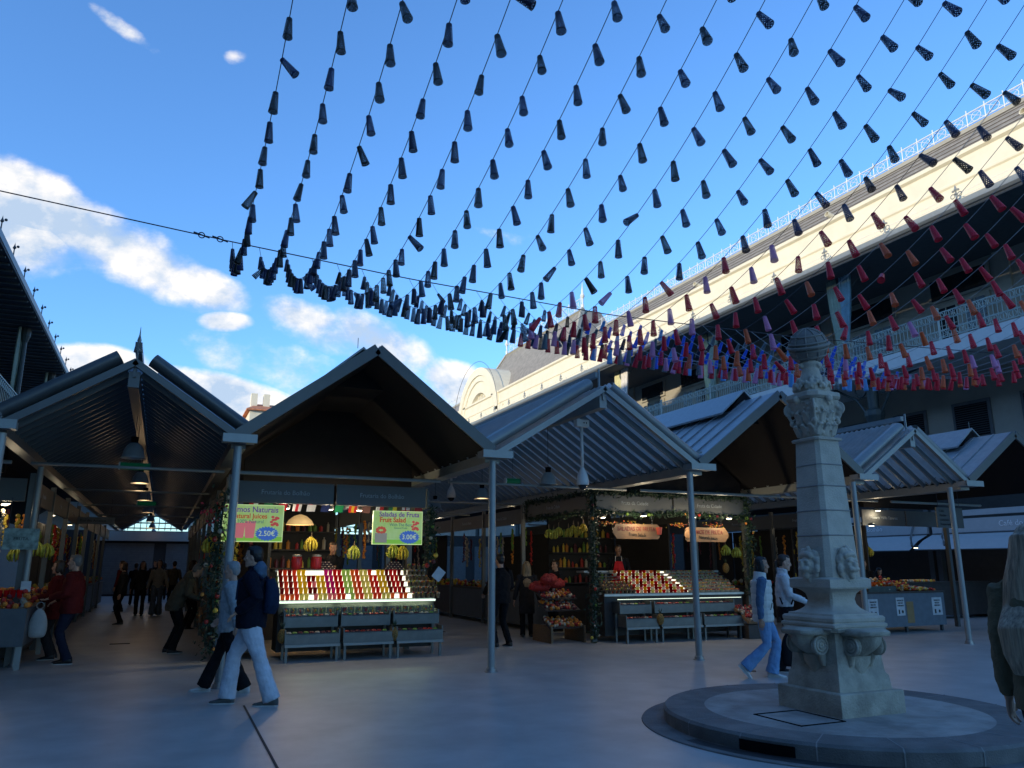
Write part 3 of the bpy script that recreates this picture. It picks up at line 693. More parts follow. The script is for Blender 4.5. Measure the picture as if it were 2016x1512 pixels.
# ------------------------------------------------------------------ left arcade building (shades the courtyard)
lt = thing('arcade_building', 'dark shaded arcade building with a balcony at the left edge', 'building', (-6, 40, 0)); O = (-6, 40, 0)
ya, yb = -60, 150
MB(O).ext([(-5.62, 11.75), (-5.62, 12.0), (-5.9, 12.0), (-6.2, 11.9), (-6.2, 11.75)], ya, yb).build('gutter', M_fr, lt)
MB(O).ext([(-9.4, 11.66), (-5.64, 11.66), (-5.64, 11.75), (-9.4, 11.75)], ya, yb).build('eave_soffit', mat('eave_boards', (0.05, 0.055, 0.06), 0.8, stretch=(8, 1, 1)), lt)
mb = MB(O); y = 8
while y < 60: mb.box(-9.0, -5.7, y - .05, y + .05, 11.60, 11.66); y += .7
mb.build('eave_rafter', M_fr, lt)
for y0_, y1_, rz_ in ((ya, 21, 21.6), (21, yb, 20.7)): MB(O).ext([(-6.3, 12.0), (-12, rz_), (-17, rz_), (-17, 0), (-9.4, 0), (-9.4, 12.0)], y0_, y1_).build('wall', mat('shaded_wall', (0.10, 0.10, 0.10), 0.9), lt)  # unseen roof ridge, raised and stepped to shape the shadow on the opposite facade
MB(O).box(-9.4, -6.05, ya, yb, 7.1, 7.45).build('balcony_slab', M_frl, lt)
for k in range(7):
    y = 12 + 8.7 * k
    MB(O).lathe([(.12, 7.45), (.1, 11.0), (.2, 11.3), (.2, 11.7)], (-6.3, y, 0), 10).build('column', M_irond, lt)
for k in range(24):
    y = 27.5 + 2.35 * k; mb = MB(O); mb.lathe([(.02, 12), (.02, 12.25), (.06, 12.3), (.02, 12.4), (.001, 12.5)], (-5.65, y, 0), 6); mb.ball((-5.55, y, 12.36), .05, 6, 4); mb.build('gutter_ornament', M_fr, lt)
t = thing('balcony_railing', 'pale iron railing of the shaded balcony at the left edge', 'railing', (-6.1, 20, 7.45)); OO = (-6.1, 20, 7.45)
mb = MB(OO); y = 20.0
for z in (7.55, 8.45): mb.box(-6.12, -6.08, 20, 70, z - .02, z + .02)
mb.build('rail', M_iron, t); mb = MB(OO)
while y < 70:
    mb.torus((-6.1, y + .16, 8.25), .13, .02, (0, 1, 0), (0, 0, 1), 8, 4); mb.box(-6.11, -6.09, y - .012, y + .012, 7.55, 8.1); y += .32
mb.build('ring_band', M_iron, t)
curtain('blue and green curtain hanging in the shaded left gallery', -6.5, 38.4, 8.0, 11.6, .7, Cgr, Cbl)
curtain('far pale curtain in the shaded left gallery near the canopy', -6.5, 47.1, 8.0, 11.6, .6, Cgr, Cwh)

# ------------------------------------------------------------------ far end of the market and the tiled houses beyond
t = thing('market_end_wall', 'pale shuttered end wall closing the far end of the aisle', 'wall', (0, 47, 0)); O = (0, 47, 0)
M_shut = mat('pale_shutter', (0.12, 0.13, 0.13), 0.7)
MB(O).box(-5.9, 24, 47, 47.4, 0, 3.4).build('wall', mat('end_wall_grey', (0.03, 0.03, 0.03), 0.8), t)
for k in range(8):
    x = -1.6 + k * 3.0
    mb = MB(O)
    for j in range(22): mb.box(x - 1.2, x + 1.2, 46.93 - (j % 2) * .02, 47, .1 + j * .12, .1 + j * .12 + .115)
    mb.build('shutter', M_shut, t)
MB(O).box(-3.2, 2.2, 46.5, 47, 2.85, 3.35).build('fascia', M_frl, t)
mb = MB(O); xm = -.57
for s_ in (-1, 1): mb.tube([(xm + s_ * 1.5, 46.4, 3.4), (xm, 46.4, 4.3)], .05, 5)
for k in range(-4, 5): mb.tube([(xm + k * .3, 46.4, 3.4), (xm + k * .3, 46.4, 4.3 - abs(k) * .18)], .02, 4)
mb.build('end_gable', M_frl, t)
M_tile = mat('orange_roof_tiles', (0.55, 0.20, 0.09), 0.8, var=.3, vs=3)
def house(lab, x0, x1, y0, zw, zr, hip, m, chim=None):
    t = thing('house', lab, 'house', ((x0 + x1) / 2, y0, 0), 0, 'orange roofed houses beyond the market'); OO = ((x0 + x1) / 2, y0, 0)
    MB(OO).box(x0, x1, y0, y0 + 9, 0, zw).build('wall', m, t)
    o = MB(OO).loop([[(x0 - .4, y0 - .4, zw), (x1 + .4, y0 - .4, zw), (x1 + .4, y0 + 9.4, zw), (x0 - .4, y0 + 9.4, zw)], [(x0 - .4, y0 - .4, zw + .15), (x1 + .4, y0 - .4, zw + .15), (x1 + .4, y0 + 9.4, zw + .15), (x0 - .4, y0 + 9.4, zw + .15)], [(x0 + hip, y0 + 4.3, zr), (x1 - hip, y0 + 4.3, zr), (x1 - hip, y0 + 4.7, zr), (x0 + hip, y0 + 4.7, zr)]]).build('roof', M_tile, t)
    if chim: 
        for cx in chim: MB(OO).box(cx - .35, cx + .35, y0 + 2.5, y0 + 3.4, zw, zr + .9).build('chimney', M_cream, o)
    mb = MB(OO)
    for k in range(int((x1 - x0) / 2)):
        for zz in (zw - 2.2, zw - 5): mb.box(x0 + .7 + k * 2, x0 + 1.5 + k * 2, y0 - .05, y0, zz, zz + 1.4)
    mb.build('windows', M_glassd, t)
house('far house with a low orange tiled roof, left of the other', 2.6, 7.2, 92, 17.3, 19.0, 1.8, M_cream)
house('far pale house with orange tiles and a small chimney', 7.6, 13.0, 90, 18.6, 20.2, 1.2, M_cream, (8.2, 9.6))
# ------------------------------------------------------------------ hanging perforated cones on their strings
def cone_mesh(name, m, ragged=False):
    """open basket cone: lattice wall with holes, closed narrow top, perforated wide base; hangs from its tip at the origin"""
    v, f = [], []; n, rows, h, r0, r1 = 11, 10, .225, .030, .049
    def P(a, t, s=0.0): r = r0 + (r1 - r0) * t; return (r * math.cos(a), r * math.sin(a), -h * t)
    # top cap
    for i in range(n): v.append(P(2 * math.pi * i / n, 0))
    v.append((0, 0, .012)); c = n
    for i in range(n): f.append((i, (i + 1) % n, c))
    for j in range(rows):
        for i in range(n):
            a0, a1 = 2 * math.pi * (i + .5 * (j % 2)) / n, 2 * math.pi * (i + 1 + .5 * (j % 2)) / n; t0, t1 = j / rows, (j + 1) / rows
            k = len(v); am, tm = (a0 + a1) / 2, (t0 + t1) / 2; g_ = .23 if j < rows - 1 else .2
            v += [P(a0, t0), P(a1, t0), P(a1, t1), P(a0, t1)]
            v += [P(am - (a1 - a0) * g_, tm - (t1 - t0) * g_), P(am + (a1 - a0) * g_, tm - (t1 - t0) * g_), P(am + (a1 - a0) * g_, tm + (t1 - t0) * g_), P(am - (a1 - a0) * g_, tm + (t1 - t0) * g_)]
            for q in range(4): f.append((k + q, k + (q + 1) % 4, k + 4 + (q + 1) % 4, k + 4 + q))
    # rim band
    k = len(v)
    for z, rr in ((-h, .049), (-h - .012, .051), (-h - .012, .045)):
        for i in range(16): v.append((rr * math.cos(2 * math.pi * i / 16), rr * math.sin(2 * math.pi * i / 16), z))
    for a in range(2):
        for i in range(16): f.append((k + a * 16 + i, k + a * 16 + (i + 1) % 16, k + (a + 1) * 16 + (i + 1) % 16, k + (a + 1) * 16 + i))
    # perforated base disc
    k = len(v); v.append((0, 0, -h)); 
    nr = ((.012, 6), (.026, 10), (.046, 14)); prev = None
    grid = 7; s_ = .092 / grid
    for gx in range(grid):
        for gy in range(grid):
            cx, cy = -.046 + (gx + .5) * s_, -.046 + (gy + .5) * s_
            if math.hypot(cx, cy) > .047: continue
            k = len(v); w = s_ / 2; u = s_ * .26
            v += [(cx + a, cy + b, -h) for a, b in ((-w, -w), (w, -w), (w, w), (-w, w), (-u, -u), (u, -u), (u, u), (-u, u))]
            for q in range(4): f.append((k + q, k + (q + 1) % 4, k + 4 + (q + 1) % 4, k + 4 + q))
    me = bpy.data.meshes.new(name); me.from_pydata(v, [], f); me.materials.append(m); me.shade_smooth(); me.update()
    return me
CC = {'navy': (0.005, 0.010, 0.045), 'black green': (0.004, 0.007, 0.007), 'steel blue': (0.018, 0.048, 0.11), 'dark blue': (0.007, 0.018, 0.085), 'red': (0.66, 0.006, 0.03), 'orange': (0.72, 0.13, 0.03), 'pink': (0.66, 0.26, 0.46), 'cobalt blue': (0.03, 0.13, 0.75), 'light blue': (0.12, 0.38, 0.72), 'grey': (0.12, 0.16, 0.18)}
CM = {k: cone_mesh('cone', mat('plastic_' + k.replace(' ', '_'), c, .38, var=.04, trans=.04 if max(c) < .2 else .12)) for k, c in CC.items()}
def lerp(tab, x):
    if x <= tab[0][0]: return tab[0][1]
    for (a, b), (c, d) in zip(tab, tab[1:]):
        if x <= c: return b + (d - b) * (x - a) / (c - a)
    return tab[-1][1]
ZMIN = [(.6, 5.80), (1.5, 5.60), (2.6, 5.42), (4, 5.18), (6, 4.93), (8.5, 4.80), (11.3, 4.84), (15, 5.2)]
YM = [(.6, 10.2), (3, 9.9), (7, 9.4), (15, 9.1)]
ZC = [(-3, 7.31), (.68, 7.05), (3.75, 6.87), (8.2, 6.74), (13.2, 6.87), (22, 7.36)]
YCAB = 13.4
# the carrying cable from the left building to the right one
pts = [(-6.0, YCAB - .1, 7.55)] + [(x, YCAB, lerp(ZC, x)) for x in [-3 + k * .5 for k in range(52)]] + [(25, YCAB + .3, 7.9)]
ct = thing('support_cable', 'dark steel cable crossing the sky that carries the cone strings', 'cable', (-6, YCAB, 7.5)); 
mb = MB((-6, YCAB, 7.5)); mb.tube(pts, .010, 6); mb.build('cable', M_rope, ct)
mb = MB((-6, YCAB, 7.5))
for xx in (0.12, .42):
    z = lerp(ZC, xx) ; mb.torus((xx, YCAB, z), .05, .010, (1, 0, -.05), (0, 0, 1), 12, 5); mb.tube([(xx - .13, YCAB, z + .035), (xx + .13, YCAB, z - .03)], .014, 5)
mb.build('shackle', M_rope, ct)
rnd = random.Random(11)
NS = 31; cones = []
for k in range(NS):
    X = .62 + .455 * k
    zm, ym, zc = lerp(ZMIN, X), lerp(YM, X), lerp(ZC, X)
    a = (zc - zm) / (YCAB - ym) ** 2
    a2 = lerp([(0.6, .050), (3, .062), (7, .078), (15, .08)], X)
    drift = 0.0
    def P(y): return Vector((X, y, zm + (a if y > ym else a2) * (y - ym) ** 2))
    ys = [1.5 + .15 * i for i in range(200) if 1.5 + .15 * i < YCAB] + [YCAB]
    t = MB((X, YCAB, zc)).tube([P(y) for y in ys], .0045, 4)
    o = t.build('cord', M_rope if k < 16 else M_ropel); tag(o, '%s cord from the left, sagging from the cable towards the viewer' % ORD[k] if k < 30 else 'rightmost cord sagging from the cable towards the viewer', 'cord', 'sagging cords that carry the hanging cones')
    y = YCAB - .12; pos = []; prev = P(YCAB); acc = -rnd.uniform(.0, .25)
    step = .01; yy = YCAB
    while yy > 2.2:
        q = P(yy); acc += (q - prev).length; prev = q
        if acc > (.415 if q.y < 8.6 else .31): pos.append(q); acc = rnd.uniform(-.03, .03)
        yy -= step
    ywarm = 5.5 + max(0, (15.5 - k)) * .47
    for i, q in enumerate(pos):
        u = rnd.random()
        if k < 9 or q.y < ywarm:
            c = 'navy' if u < .34 else 'black green' if u < .66 else 'steel blue' if u < .80 else 'dark blue'
            if k < 5 and c == 'steel blue': c = 'dark blue'
        elif q.y < 10.0 + (0.0 if k < 14 else .0):
            late = (q.y - ywarm) / 4.5
            c = 'red' if u < .62 else ('pink' if u < .78 - .1 * min(1, late) else 'orange')
            if k < 15 and c == 'orange': c = 'pink' if u > .9 else 'red'
            if k >= 14 and q.y < 7.4 and c == 'pink' and u > .6: c = 'red'
        elif q.y < 11.3 and k > 9: c = 'pink' if u < .25 else 'red' if u < .75 else ('grey' if u < .85 else 'light blue')
        else:
            if k < 15: c = 'steel blue' if u < .3 else 'black green' if u < .75 else 'dark blue'
            else: c = 'cobalt blue' if u < .62 else 'light blue' if u < .74 else 'grey' if u < .86 else 'navy'
        slope = abs(2 * (a if q.y > ym else a2) * (q.y - ym)); tx = rnd.gauss(0, .09); ty = rnd.gauss(0, .09) + lerp([(0, .25), (6, .6), (14, .85)], k) * math.atan(slope) * (-1 if q.y < ym else 1)
        if rnd.random() < .05: tx += rnd.choice((-1, 1)) * rnd.uniform(.4, .9); ty += rnd.uniform(-.5, .5)
        cones.append((k, i, len(pos), q - Vector((0, 0, .012)), c, tx, ty, rnd.uniform(0, 6.28), rnd.uniform(.88, .98)))
# which of them the picture shows largest
def proj(p):
    c, s = math.cos(CYAW), math.sin(CYAW); r = p.x * c - p.y * s; f = p.x * s + p.y * c; u = p.z - CH
    zc = f * math.cos(CP) + u * math.sin(CP); yc = -f * math.sin(CP) + u * math.cos(CP)
    return (1008 + 1520 * r / zc, 756 - 1520 * yc / zc, zc)
vis = []
for cn in cones:
    px, py, zc = proj(cn[3] - Vector((0, 0, .1)))
    if zc > .5 and -10 < px < 2030 and -30 < py < 1200: vis.append((zc, cn))
vis.sort(key=lambda q: q[0])
per = {}
for zc, cn in vis[:300]: per.setdefault(cn[0], []).append(cn)
for k, lst in per.items():
    lst.sort(key=lambda c: c[1])                  # from the cable towards the viewer
    for j, cn in enumerate(lst[::-1]):
        o = bpy.data.objects.new('hanging_cone', CM[cn[4]]); COL.objects.link(o)
        o.location = cn[3]; o.rotation_euler = (cn[6], cn[5], cn[7]) if False else (Matrix.Rotation(cn[6], 3, 'X') @ Matrix.Rotation(cn[5], 3, 'Y') @ Matrix.Rotation(cn[7], 3, 'Z')).to_euler()
        o.scale = (cn[8],) * 3
        tag(o, '%s perforated cone, %s from the top of the %s string from the left' % (cn[4], ORD[j] if j < 30 else 'last', ORD[k] if k < 30 else 'last'), 'hanging cone', 'perforated plastic cones hanging on the strings')
# the many small far ones together
vv, ff, mi = [], [], []; ml = list(CM)
for zc, cn in vis[300:]:
    me = CM[cn[4]]; M_ = Matrix.Translation(cn[3]) @ (Matrix.Rotation(cn[6], 4, 'X') @ Matrix.Rotation(cn[5], 4, 'Y') @ Matrix.Rotation(cn[7], 4, 'Z')) @ Matrix.Scale(cn[8], 4)
    b = len(vv); vv += [tuple(M_ @ q.co) for q in me.vertices]; ff += [tuple(b + i for i in p.vertices) for p in me.polygons]; mi += [ml.index(cn[4])] * len(me.polygons)
me = bpy.data.meshes.new('hanging_cones'); me.from_pydata(vv, [], ff)
for k in ml: me.materials.append(CM[k].materials[0])
me.polygons.foreach_set('material_index', mi); me.shade_smooth(); me.update()
o = bpy.data.objects.new('hanging_cones', me); COL.objects.link(o); tag(o, 'dense far band of small red, pink and blue perforated cones sagging above the roofs', 'hanging cones', kind='stuff')
print('cones', len(cones), len(vis))
# ------------------------------------------------------------------ stalls: posts, fascias, counters
M_cnt = mat('counter_panel', (0.085, 0.095, 0.105), 0.5, var=.1)
M_cntb = mat('counter_brown', (0.055, 0.045, 0.04), 0.6, var=.15)
M_txt = mat('sign_lettering', (0.30, 0.33, 0.35), 0.6)
M_leaf = mat('garland_leaf', (0.018, 0.045, 0.022), 0.6, var=.5, vs=30)
FZ = lambda: 0
def fascia_run(owner, O, x0, y0, x1, y1, n, words=(), z0=2.62, z1=3.0, th=.02, m=None):
    """row of fascia panels between two points; lettering faces the left-hand normal side"""
    d = Vector((x1 - x0, y1 - y0, 0)); L_ = d.length; d.normalize(); nrm = Vector((d.y, -d.x, 0)); a = math.atan2(d.y, d.x)
    for k in range(n):
        s0, s1 = L_ * k / n + .025, L_ * (k + 1) / n - .025
        c = Vector((x0, y0, 0)) + d * (s0 + s1) / 2
        mb = MB(O); mb.obox((c.x, c.y, (z0 + z1) / 2), ((s1 - s0) / 2, th, (z1 - z0) / 2), Matrix.Rotation(a, 3, 'Z'))
        p = mb.build('fascia_panel', m or M_sign, owner)
        if k < len(words) and words[k]:
            q = c + nrm * (th + .004); text(words[k], .115, M_txt, owner, Vector((q.x, q.y, (z0 + z1) / 2)) - Vector(O), (R(90), 0, a), sx=.95)
def clutter(mb, rnd, n, box, r=(.02, .05), nm=4):
    for _ in range(n):
        mb.m = rnd.randrange(nm); mb.ball((rnd.uniform(box[0], box[1]), rnd.uniform(box[2], box[3]), rnd.uniform(box[4], box[5])), rnd.uniform(*r), 6, 4, (1, 1, rnd.uniform(.8, 1.2)))
    mb.m = 0
FRU = [mat('fruit_orange', (0.62, 0.22, 0.03), .5), mat('fruit_red', (0.45, 0.03, 0.02), .4), mat('fruit_green', (0.16, 0.28, 0.04), .5), mat('fruit_yellow', (0.65, 0.45, 0.05), .5), mat('fruit_dark', (0.12, 0.02, 0.03), .4), mat('fruit_pale', (0.5, 0.42, 0.3), .6)]
M_ban = mat('banana_skin', (0.62, 0.46, 0.04), .5, var=.2, vs=30); M_bang = mat('banana_green', (0.42, 0.45, 0.06), .5, var=.2, vs=30)
def bananas(lab, x, y, z, grp='hanging bunches of bananas', n=7, s=1.0, m=None):
    t = thing('banana_bunch', lab, 'bananas', (x, y, z), 0, grp); rnd = random.Random(int(x * 97 + y * 31)); mb = MB()
    for k in range(n):
        a = -1.2 + 2.4 * k / (n - 1); pts = []
        for j in range(6):
            f = j / 5; w = s * (.012 + .085 * math.sin(f * 2.5)); pts.append((math.sin(a) * w + rnd.uniform(-.004, .004), (-math.cos(a) if k % 2 else math.cos(a)) * w * .7, -.01 - .20 * s * f + rnd.uniform(-.006, .006)))
        mb.tube(pts, [.008 * s, .016 * s, .019 * s, .019 * s, .015 * s, .006 * s], 7)
    mb.build('bananas', m or M_ban, t, smooth=True)
    mb = MB(); mb.tube([(0, 0, .10), (0, 0, .02), (0, 0, -.03)], [.002, .010, .014], 6); mb.build('stem', M_wood, t)
    return t
def spot(lab, x, y, z, e=9.0, grp='small lit ceiling spots in the stalls', col=(1, .82, .55)):
    t = thing('ceiling_spot', lab, 'spot lamp', (x, y, z), 0, grp)
    MB().lathe([(.075, .0), (.08, .05), (.04, .07)], n=12).build('housing', M_fr, t); MB().lathe([(.066, -.004), (.05, -.012), (.001, -.016)], n=12, cap=False).build('lens', M_spot, t)
    l = bpy.data.lights.new('spot_light', 'POINT'); l.energy = e * .32; l.color = col; l.shadow_soft_size = .06
    o = bpy.data.objects.new('spot_light', l); COL.objects.link(o); o.parent = t; o.location = (0, 0, -.10)
    return t
def bell(lab, x, y, z, lit, drop=.9, grp='grey bell pendant lamps over the aisles', e=14):
    t = thing('pendant_lamp', lab, 'pendant lamp', (x, y, z), 0, grp)
    MB().tube([(0, 0, .30), (0, 0, .30 + drop)], .006, 5).build('cord', M_rope, t)
    MB().lathe([(.05, .20), (.06, .32), (.001, .33)], n=14, cap=False).build('socket', M_black, t, smooth=True)
    MB().lathe([(.06, .22), (.10, .19), (.145, .11), (.17, .0), (.19, -.03), (.186, -.03), (.165, .0), (.14, .10), (.09, .18), (.05, .20)], n=20, cap=False).build('shade', M_lamp, t, smooth=True)
    if lit:
        MB().lathe([(.165, -.012), (.001, -.02)], n=20, cap=False).build('diffuser', M_glow, t)
        l = bpy.data.lights.new('lamp_light', 'POINT'); l.energy = e * .22; l.color = (1, .66, .36); l.shadow_soft_size = .12
        o = bpy.data.objects.new('lamp_light', l); COL.objects.link(o); o.parent = t; o.location = (0, 0, -.12)
    return t
for k in range(7):
    bell(['nearest unlit grey bell lamp hanging in the left aisle', 'second bell lamp in the left aisle, warm light at its rim', 'third bell lamp in the left aisle, below the first tie rod', 'fourth bell lamp along the left aisle', 'fifth bell lamp along the left aisle', 'sixth bell lamp deep in the left aisle', 'farthest bell lamp seen in the left aisle'][k], -.57, 13.9 + (4.3 + .35 * k) * k, 3.3 + .03 * k, k > 0)
for k in range(5):
    bell(['nearest unlit grey bell lamp under the pale canopy', 'lit bell lamp beside the tall post under the pale canopy', 'third bell lamp under the pale canopy, above the aisle', 'fourth bell lamp under the pale canopy', 'farthest bell lamp under the pale canopy'][k], 6.88, 13.75 + 3.55 * k, 3.16, k in (1, 3, 4), e=9)
def exit_sign(lab, x, y, z, w=.24):
    t = thing('exit_sign', lab, 'sign', (x, y, z), 0, 'green cylindrical emergency signs')
    rot = Matrix.Rotation(R(90), 3, 'Y')
    MB().lathe([(.06, -w), (.06, w)], n=16, rot=rot).build('tube', M_green, t, smooth=False)
    for s_ in (-1, 1): MB().lathe([(.068, -.012), (.068, .012)], (s_ * w, 0, 0), 16, rot=rot).build('end_cap', M_white if s_ < 0 else M_fr, t)
    MB().tube([(0, 0, .06), (0, 0, .9)], .004, 4).build('wire', M_rope, t)
exit_sign('green cylindrical emergency sign under the first bell lamp of the left aisle', -.55, 14.6, 3.22)
exit_sign('small far green emergency sign in the left aisle', -.5, 23.5, 3.22)
exit_sign('green cylindrical emergency sign under the pale canopy', 6.75, 15.2, 3.34, .17)
exit_sign('green emergency sign left of the stone pillar', 13.6, 16.5, 3.3, .17)
def cctv(lab, x, y, z, pole):
    t = thing('security_camera', lab, 'security camera', (x, y, z), 0, 'white dome security cameras')
    smooth_by(MB().lathe([(.03, .30), (.045, .26), (.09, .17), (.11, .08), (.115, .0), (.10, -.02)], n=18).build('housing', M_white, t), 40)
    MB().lathe([(.085, -.02), (.075, -.06), (.04, -.10), (.001, -.11)], n=16, cap=False).build('dome', M_glassd, t, smooth=True)
    if pole:
        MB().tube([(0, 0, .28), (0, 0, pole)], .028, 10).build('pole', M_white, t, smooth=True)
        mb = MB(); mb.box(-.13, .13, -.06, .06, pole, pole + .13); mb.build('mount_box', M_white, t)
        mb = MB(); mb.ball((.02, -.062, pole + .07), .014, 6, 4); mb.ball((.07, -.062, pole + .07), .014, 6, 4); mb.build('cable_gland', M_black, t)
    return t
cctv('white dome camera on a long white pole under the pale canopy', 6.88, 12.35, 3.02, 1.05)
cctv('small white dome camera left of the tall post', 6.7, 19.0, 3.3, .5)
# solar-like floodlight on the zinc roof edge
t = thing('roof_floodlight', 'flat dark floodlight standing on the valley right of the pale canopy', 'floodlight', (8.75, 11.75, 3.45))
MB().obox((.08, 0, .14), (.2, .12, .02), Matrix.Rotation(R(-12), 3, 'Y')).build('head', M_frl, t); MB().tube([(0, 0, -.08), (.08, 0, .12)], .03, 6).build('bracket', M_fr, t)

# generic side stalls along the aisles, each bay with its own posts, fascia and counter
SPA = ['Peixaria do Bolh\u00e3o', 'Flores da Fran\u00e7a', 'Talho da Pra\u00e7a', 'Queijos e Fumeiro', 'Padaria do Norte', 'Conservas', 'Vinhos', 'Azeitonas', 'Frutos Secos', 'Ervas e Ch\u00e1s']
def side_bay(x, y0, y1, face, lab, seed, word='', dark=True, low=False):
    """face=+1: counter looks towards +x, -1 towards -x"""
    rnd = random.Random(seed); O = (x, y0, 0)
    t = thing('side_stall', lab, 'stall', O, 0, 'small stalls lining the aisles')
    for yy in (y0,): MB(O).box(x - .045, x + .045, yy - .045, yy + .045, 0, 3.1).build('post', M_fr, t)
    if face > 0: fascia_run(t, O, x, y0 + .05, x, y1 - .05, 1, (word,))
    else: fascia_run(t, O, x, y1 - .05, x, y0 + .05, 1, (word,))
    xi = x - face * .75
    MB(O).box(min(x, xi) - 0.0, max(x, xi), y0 + .1, y1 - .1, .12, .92).build('counter', M_cntb if rnd.random() < .6 else M_cnt, t)
    mb = MB(O); mb.box(min(x, xi) - .02, max(x, xi) + .02, y0 + .08, y1 - .08, .92, .96); mb.build('counter_top', M_cntb, t)
    if rnd.random() < .8: MB(O).box(min(xi, xi - face * .05), max(xi, xi - face * .05), y0 + .05, y1 - .05, .9, 2.62).build('shade_panel', mat('partition_dark', (0.03, 0.028, 0.028), .8), t)  # dark panel added to make the stall interior darker
    # goods heaped on the counter
    mb = MB(O); clutter(mb, rnd, 70, (min(x, xi) + .05, max(x, xi) - .05, y0 + .2, y1 - .2, .98, 1.12), (.03, .06), 6); tag(mb.build('goods', FRU, t), kind='stuff')
    # things hanging behind: strings of dried goods
    for j in range(6):
        yy = y0 + .3 + (y1 - y0 - .5) * j / 5; xx = x - face * rnd.uniform(.15, .6); mb = MB(O); zt = rnd.uniform(2.3, 2.55); ln = rnd.uniform(.4, .9); z = zt; mi = rnd.randrange(6)
        while z > zt - ln:
            mb.m = mi; mb.ball((xx + rnd.uniform(-.02, .02), yy + rnd.uniform(-.02, .02), z), rnd.uniform(.02, .04), 6, 4); z -= .045
        mb.build('hanging_goods', FRU, t)
    return t
def block_core(x0, x1, y0, y1, lab):       # dark back walls and shelves in the heart of a block
    t = thing('stall_partition', lab, 'partition', ((x0 + x1) / 2, y0, 0), 0, 'dark partitions inside the stall blocks')
    O = ((x0 + x1) / 2, y0, 0)
    MB(O).box(x0, x1, y0, y1, 0, 3.0).build('panel', mat('partition_dark', (0.03, 0.028, 0.028), .8), t)
    rnd = random.Random(int(x0 * 10)); mb = MB(O)
    for z in (1.1, 1.5, 1.9, 2.3): mb.box(x0, x1, y0 - .22, y0, z, z + .025)
    mb.build('shelf', M_cntb, t)
    mb = MB(O)
    for z in (1.12, 1.52, 1.92, 2.32):
        xx = x0 + .1
        while xx < x1 - .1:
            mb.m = rnd.randrange(6); h = rnd.uniform(.1, .28); r = rnd.uniform(.03, .05)
            mb.lathe([(r, 0), (r, h * .75), (r * .4, h * .85), (r * .4, h)], (xx, y0 - .11, z + .01), 7); xx += rnd.uniform(.1, .2)
    tag(mb.build('jars', FRU, t), kind='stuff')
    return t
seed = 0
AN = ['nearest', 'second nearest', 'third', 'fourth', 'fifth', 'sixth', 'seventh', 'eighth', 'ninth', 'tenth', 'eleventh']
for (x, face, ys, nb, what) in ((-2.1, 1, 15.3, 8, 'left side of the left aisle'), (.98, -1, 14.6, 8, 'right side of the left aisle'), (4.52, 1, 16.9, 6, 'left side of the middle aisle'), (8.42, -1, 18.3, 6, 'right side of the middle aisle behind the second stall'), (12.66, 1, 16.8, 4, 'left side of the aisle behind the stone pillar'), (16.25, -1, 15.2, 4, 'right side of the aisle behind the stone pillar')):
    for k in range(nb):
        seed += 1; side_bay(x, ys + 2.7 * k, ys + 2.7 * (k + 1), face, '%s stall bay on the %s' % (AN[k], what), seed, {(0, -2.1): 'Ervan\u00e1ria', (1, -2.1): 'Flores', (0, 16.25): 'Frutaria H\u00e9lia Tavares', (0, 8.42): 'Fruta da Cidade'}.get((k, x), SPA[seed % 10] if k < 4 else ''))
block_core(1.9, 3.6, 18.2, 18.3, 'dark shelved partition at the back of the juice stall'); block_core(9.6, 11.6, 19.2, 19.3, 'dark shelved partition behind the second fruit stall')
block_core(-5.6, -3.2, 19.0, 19.1, 'dark partition at the far left behind the hanging bananas'); block_core(17.2, 19.4, 19.5, 19.6, 'dark partition behind the pastry counter')
# a few lamp spots deep in the blocks
k = 0
for (x, y) in ((-2.9, 17.2), (-3.2, 19.8), (-2.7, 23.5), (-2.8, 29), (2.7, 22), (2.2, 28), (10.2, 23), (9.4, 28), (5.2, 24), (17.6, 16.6), (14.6, 21)):
    spot(['lit ceiling spot at the far left above the hanging bananas', 'lit ceiling spot behind the leftmost grey fascia', 'lit ceiling spot in the third stall of the left row', 'lit ceiling spot farther down the left row', 'lit spot behind the juice stall', 'far lit spot behind the juice stall', 'lit spot behind the second fruit stall', 'far lit spot behind the second fruit stall', 'lit spot in the middle aisle', 'lit ceiling spot behind the stone pillar', 'far lit spot in the aisle behind the pillar'][k], x, y, 2.85, 10); k += 1

# ---- front fascias, corner posts
def front(lab, x0, x1, y, words, z0, z1, n=2, back=0.03):
    t = thing('stall_front', lab, 'stall front', ((x0 + x1) / 2, y, 0)); O = ((x0 + x1) / 2, y, 0)
    for xx in (x0, x1): MB(O).box(xx - .05, xx + .05, y + (back if xx == x1 else .03), y + (back if xx == x1 else .03) + .1, 0, 3.1).build('post', M_fr, t)
    fascia_run(t, O, x0 + .05, y, x1 - .05, y, n, words, z0, z1)
    return t
front('grey fascia front of the juice stall with corner posts', .98, 4.52, 14.05, ('Frutaria do Bolh\u00e3o', 'Frutaria do Bolh\u00e3o'), 2.63, 3.0, 2, 1.2)
front('grey fascia front of the second fruit stall', 8.45, 12.62, 14.75, ('Fruta da Cidade', 'Fruta da Cidade'), 2.74, 3.1)
front('grey fascia front right of the stone pillar', 16.25, 19.5, 14.7, ('Frutaria H\u00e9lia Tavares', ''), 2.58, 2.98)
front('grey fascia front at the far left edge', -5.9, -2.1, 15.2, ('', 'Tasquinha da Ribeira'), 2.62, 3.0)
fr2 = thing('stall_front', 'grey fascia on the left flank of the second fruit stall', 'stall front', (8.42, 15, 0)); fascia_run(fr2, (8.42, 15, 0), 8.42, 18.2, 8.42, 14.9, 1, ('Fruta da Cidade',), 2.74, 3.1)
